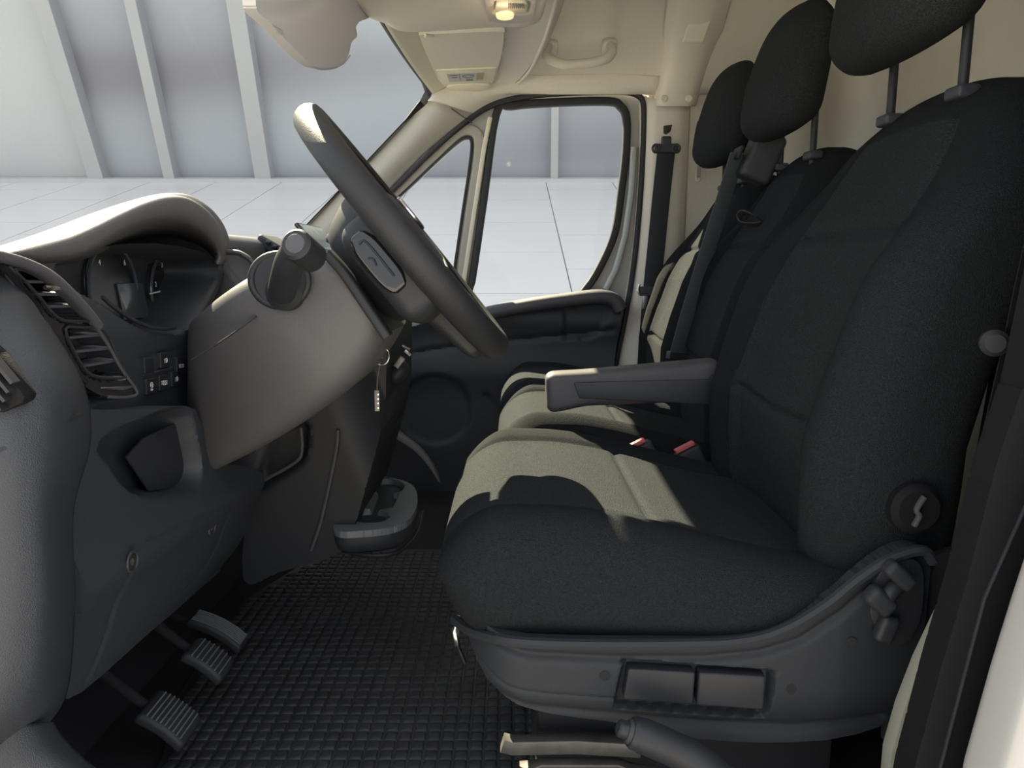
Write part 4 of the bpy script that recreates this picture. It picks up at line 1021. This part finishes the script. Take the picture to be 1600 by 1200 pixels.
tube('tongue_edge', [P(999, 444, 2.158), P(997, 452, 2.158), P(999, 460, 2.158)], .004, 'chrome', tg, n=8)
db2 = thing('seat_belt', P(1480, 900, .70), 'dark driver belt beside the near pillar with a round stop button', 'seat belt', 'seat belts')
ribbon('webbing', [P(1660, 250, .66), P(1618, 400, .675), P(1583, 560, .69), P(1545, 720, .70), P(1500, 900, .705), P(1470, 1010, .71)], (1, .3, 0), .034, .0014, 'belt_darkened', db2)
sb = disc('stop_button', P(1556, 537, .675), (-.45, -1, 0), .0125, .012, 'satin', db2, seg=24, bevel=.004)
rbox('belt_clip', (.020, .006, .004), .002, 'plastic', db2, n=(2, 1, 1), M4=place(P(1598, 545, .685), (1, .2, -.15), (-.2, 1, 0), (.15, 0, 1)))
for i, (c, t, lab) in enumerate((((1068, 700), 32, 'black belt buckle with red release button against the driver backrest'), ((994, 694), 24, 'black belt buckle with thin red button showing beside the middle cushion'))):
    Yb = 1.300 if i == 0 else 1.305
    b = thing('belt_buckle', P(c[0], c[1] + 30, Yb), lab, 'buckle', 'belt buckles')
    ux = Vector((.86, .1, .42)).normalized(); uz = Vector((-.42, 0, .86)).normalized(); uy = uz.cross(ux)
    bd = rbox('buckle_body', (.024, .013, .032), .006, 'plastic', b, n=(2, 2, 3), M4=place(P(c[0] + 4, c[1] + 2, Yb) - uz * .030, ux, uy, uz))
    rbox('release_button', (.019 if i == 0 else .015, .006, .004), .002, 'red', b, n=(2, 1, 1), M4=place(P(c[0] + 2, c[1], Yb - .010) + uz * .002, ux, uy, uz))
    tube('buckle_stalk', [P(c[0] + 20, c[1] + 50, Yb), P(c[0] + 34, c[1] + 82, Yb - .03)], .008, 'steel', b, n=8)

# ================================================================== ROOF FITTINGS
pv = thing('sun_visor', P(720, 60, 1.85), 'folded beige passenger sun visor with printed label strip', 'sun visor', 'sun visors')
ZV = .505
vo = crom2(xy([(656, 54), (664, 51), (780, 46), (787, 49), (786, 70), (778, 104), (772, 120), (764, 131), (730, 134), (698, 134), (688, 128), (678, 108), (664, 76)], ZV), 3)
relief('visor_body', 'Z', ZV, -1, vo, 'liner', pv, cell=.006, thick=.012, f=lambda a, b: .004 * np.ones_like(a))
plate('visor_band', 'Z', ZV - .009, ZV - .004, xy([(681, 110), (776, 106), (770, 122), (762, 130), (700, 132), (688, 127)], ZV - .008), 'beige_light', pv, bevel=.002)
plate('visor_tab', 'Z', ZV - .012, ZV - .002, crom2(xy([(701, 131), (764, 129), (758, 138), (735, 141), (708, 140)], ZV - .006), 3), 'beige_light', pv, bevel=.002)
lbp = plate('warning_label', 'Z', ZV - .0105, ZV - .009, xy([(698, 115), (756, 113), (755, 126), (702, 128)], ZV - .010), 'label', pv, bevel=0, smooth=False)
plate('label_block', 'Z', ZV - .0112, ZV - .0105, xy([(745, 114), (755, 113.5), (754, 124), (744, 124.5)], ZV - .011), 'label_gold', lbp, bevel=0, smooth=False)
for q in ([(702, 118), (715, 117.5), (715, 118.5), (702, 119)], [(706, 121), (714, 120.6), (714, 121.8), (706, 122.2)], [(728, 124), (739, 123.6), (739, 126), (729, 126.4)], [(717, 115.5), (718, 115.5), (720, 126), (719, 126)],
          [(722, 118.2), (731, 116.4), (741, 117.6), (741, 118.6), (731, 117.4), (722, 119.2)], [(722, 119.2), (731, 121.4), (741, 118.6), (741, 119.6), (731, 122.4), (722, 120.2)]):
    plate('label_mark', 'Z', ZV - .0110, ZV - .0105, xy(q, ZV - .011), 'label_ink', lbp, bevel=0, smooth=False)
tube('visor_hinge', [PZ(664, 55, ZV - .008), PZ(677, 58, ZV - .008)], .004, 'beige', pv, n=10)

dvr = thing('sun_visor', PX(480, 0, -.27), 'grey driver sun visor hanging down in front of the windscreen', 'sun visor', 'sun visors')
vx = -.27
vp = crom2(yz([(402, -60), (401, 0), (404, 14), (430, 44), (460, 76), (484, 99), (500, 106), (520, 105), (536, 97), (545, 85), (550, 66), (559, 56), (556, 46), (562, 34), (580, 24), (584, -10), (588, -60)], vx), 4)
relief('visor_body', 'X', vx, 1, vp, 'visor', dvr, cell=.006, thick=.014, feats=[('groove', yz([(404, 20), (440, 22), (480, 12), (520, -20)], vx), .003, .006)])
tube('visor_piping', crom([PX(x, y, vx - .005) for x, y in ((401, -10), (404, 14), (430, 44), (460, 76), (484, 99), (500, 106), (520, 105), (536, 97), (545, 86))], 4), .003, 'visor', dvr, n=8)
for i in range(3):
    plate('visor_print', 'X', vx + .0002, vx + .0008, yz([(424 + 3 * i, 36 + 6 * i), (440 + 3 * i, 46 + 6 * i), (441 + 3 * i, 48 + 6 * i), (424 + 3 * i, 38 + 6 * i)], vx), 'label', dvr, bevel=0, smooth=False)
tube('visor_rod', [Vector((vx, 1.30, .475)), Vector((vx, .7, .475))], .006, 'beige', dvr, n=10)

lp_ = thing('dome_lamp', P(797, 15, 1.5), 'grey courtesy lamp with a lit warm lens overhead', 'lamp')
ZL = .452
relief('lamp_base', 'Z', ZL, -1, crom2(xy([(762, -40), (762, 22), (770, 31), (800, 33), (826, 30), (833, 22), (835, -40)], ZL), 3), 'lamp_grey', lp_, cell=.004, thick=.02, f=lambda a, b: .004 + 0 * a,
       feats=[('recess', crom2(xy([(772, 2), (778, -2), (822, -3), (828, 4), (826, 14), (820, 19), (776, 19), (770, 12)], ZL), 3), .006, .004)])
plate('lamp_switch', 'Z', ZL - .006, ZL + .004, crom2(xy([(775, 3), (780, 0), (818, 0), (824, 5), (822, 12), (818, 16), (780, 16), (774, 11)], ZL), 3), 'beige_light', lp_, bevel=.002)
for i in range(9): plate('switch_rib', 'Z', ZL - .0085, ZL - .006, xy([(794 + 3 * i, 6), (795.6 + 3 * i, 6), (795.6 + 3 * i, 12), (794 + 3 * i, 12)], ZL - .007), 'label_ink', lp_, bevel=0, smooth=False)
plate('lamp_lens', 'Z', ZL - .010, ZL, crom2(xy([(775, 22), (782, 18), (796, 17), (803, 21), (800, 27), (788, 29), (778, 27)], ZL - .006), 4), 'lamp', lp_, bevel=.002)
ld = bpy.data.lights.new('lamp_glow', 'POINT'); ld.energy = .05; ld.color = (1, .72, .4); ld.shadow_soft_size = .01
lo_ = bpy.data.objects.new('lamp_glow', ld); COL.objects.link(lo_); lo_.parent = lp_; lo_.location = PZ(788, 24, ZL - .025) + Vector((0, 0, ZC)) - ORG[lp_.name]

gh = thing('grab_handle', P(905, 90, 2.1), 'beige grab handle above the passenger door', 'handle')
hp = [P(862, 68, 2.13), P(854, 80, 2.075), P(858, 92, 2.055), P(880, 100, 2.05), P(905, 100, 2.05), P(930, 97, 2.05), P(950, 90, 2.055), P(956, 78, 2.075), P(950, 66, 2.13)]
tube('handle_grip', crom(hp, 5), .0125, 'beige', gh, n=12)
for px, py in ((860, 76), (952, 74)): rbox('handle_mount', (.020, .014, .022), .008, 'beige', gh, n=(2, 2, 2), M4=place(P(px, py, 2.115), (1, 0, 0), (0, .8, .6), (0, -.6, .8)))
hk = thing('coat_hook', P(1091, 280, 2.24), 'small grey coat hook below the passenger headrest', 'hook')
tube('hook_arm', crom([P(1089, 262, 2.235), P(1088, 274, 2.22), P(1090, 283, 2.205), P(1094, 280, 2.20)], 4), .004, 'lamp_grey', hk, n=8)
rbox('hook_plate', (.007, .004, .016), .003, 'lamp_grey', hk, n=(1, 1, 2), M4=Matrix.Translation(P(1091, 268, 2.242)))

# ================================================================== FLOOR MAT, PEDALS, HAND BRAKE
mt = thing('floor_mat', (-.3, 1.2, -.70), 'black rubber floor mat moulded in a grid of small pads', 'floor mat')
ZM = -.695
def mat_in(x, y):
    if x > .10 or y < .70 or y > 1.74: return False
    edge = interp(y, [.70, .95, 1.10, 1.25, 1.46, 1.74], [-.50, -.50, -.545, -.56, -.565, -.46])
    return x > edge
ol = crom2([(-.50, .70), (-.50, .95), (-.545, 1.10), (-.56, 1.25), (-.565, 1.46), (-.46, 1.74), (.10, 1.74), (.10, .70)], 1)
plate('mat_sheet', 'Z', -.70, ZM, ol, 'rubber', mt, bevel=.001)
V, Fc = [], []; cs = .0215; gp = .0018
i0 = -.60
ny_, nx_ = int(1.06 / cs), int(.72 / cs)
for i in range(nx_):
    for j in range(ny_):
        x, y = i0 + i * cs, .69 + j * cs
        if not (mat_in(x, y) and mat_in(x + cs, y + cs) and mat_in(x, y + cs) and mat_in(x + cs, y)): continue
        b = len(V); t = .003 + .0006 * random.random(); r = .004
        for (z, m) in ((ZM, gp), (ZM + t * .8, gp + .0012), (ZM + t, gp + r)):
            V += [(x + m, y + m, z), (x + cs - m, y + m, z), (x + cs - m, y + cs - m, z), (x + m, y + cs - m, z)]
        for k in (0, 4): Fc += [(b + k + q, b + k + (q + 1) % 4, b + k + 4 + (q + 1) % 4, b + k + 4 + q) for q in range(4)]
        Fc.append((b + 8, b + 9, b + 10, b + 11))
gr = mk('grid_pads', V, Fc, 'rubber', mt, recalc=False, sharp=60); gr['kind'] = 'stuff'

def pedal(name, c, label, hl_, hw_, n_dir, ribs, along, arm, tilt=0.0):
    t = thing(name, c, label, 'pedal', 'foot pedals')
    nrm = Vector(n_dir).normalized(); a = Vector((nrm.z, 0, -nrm.x)).normalized(); b = nrm.cross(a)
    Mx = place(c, a, b, nrm)
    if tilt: Mx = Mx @ Matrix.Rotation(tilt, 4, 'Z')
    pd = rbox('pedal_pad', (hl_, hw_, .009), .007, 'rubber', t, n=(4, 4, 1), fn=lambda x, y, z: (x, y, z - .25 * x * x / hl_ * .6), M4=Mx)
    for i in range(ribs):
        u = -1 + 2 * (i + .5) / ribs
        if along: hv, loc = (hl_ * .90, .0012, .0016), (0, u * hw_ * .86, .0092)
        else: hv, loc = (.0012, hw_ * .86, .0016), (u * hl_ * .80, 0, .0092 - .15 * (u * hl_ * .8) ** 2 / hl_)
        rbox('pedal_rib', hv, .0008, 'tray', pd, n=(4 if along else 1, 1 if along else 4, 1), fn=(lambda x, y, z: (x, y, z - .15 * x * x / hl_)) if along else None, M4=Mx @ Matrix.Translation(loc))
    tube('pedal_arm', crom([Vector(c) - nrm * .008, Vector(c) + Vector(arm) * .5 + Vector((0, 0, -.01)), Vector(c) + Vector(arm)], 4), .007, 'deep', t, n=10)
    return t
pedal('clutch_pedal', P(266, 1122, .93), 'ribbed rubber clutch pedal nearest the door', .038, .032, (.62, 0, .78), 9, False, (-.16, .01, .13))
pedal('brake_pedal', P(327, 1030, 1.06), 'ribbed rubber brake pedal in the middle', .036, .028, (.62, 0, .78), 7, False, (-.17, .01, .14))
pedal('accelerator_pedal', P(342, 982, 1.19), 'long accelerator pedal with lengthwise ribs, farthest from the door', .052, .021, (.50, 0, .86), 7, True, (-.14, .0, .06))
hb = thing('hand_brake', P(1080, 1195, .70), 'dark hand brake lever with end button beside the seat base', 'hand brake')
pth = crom([P(985, 1143, .69), P(1010, 1152, .69), P(1055, 1172, .69), P(1110, 1204, .69), P(1180, 1270, .70)], 5)
gp_ = tube('brake_grip', pth, [.0145] + [.0165] * 3 + [.0175] * 7 + [.0185] * 10, 'satin', hb, n=20)
dd = (pth[0] - pth[3]).normalized()
disc('release_button', pth[0] + dd * .014, dd, .009, .016, 'satin', gp_, seg=20, bevel=.002)
disc('grip_collar', pth[0] + dd * .004, dd, .0125, .006, 'plastic', gp_, seg=22, bevel=.002)
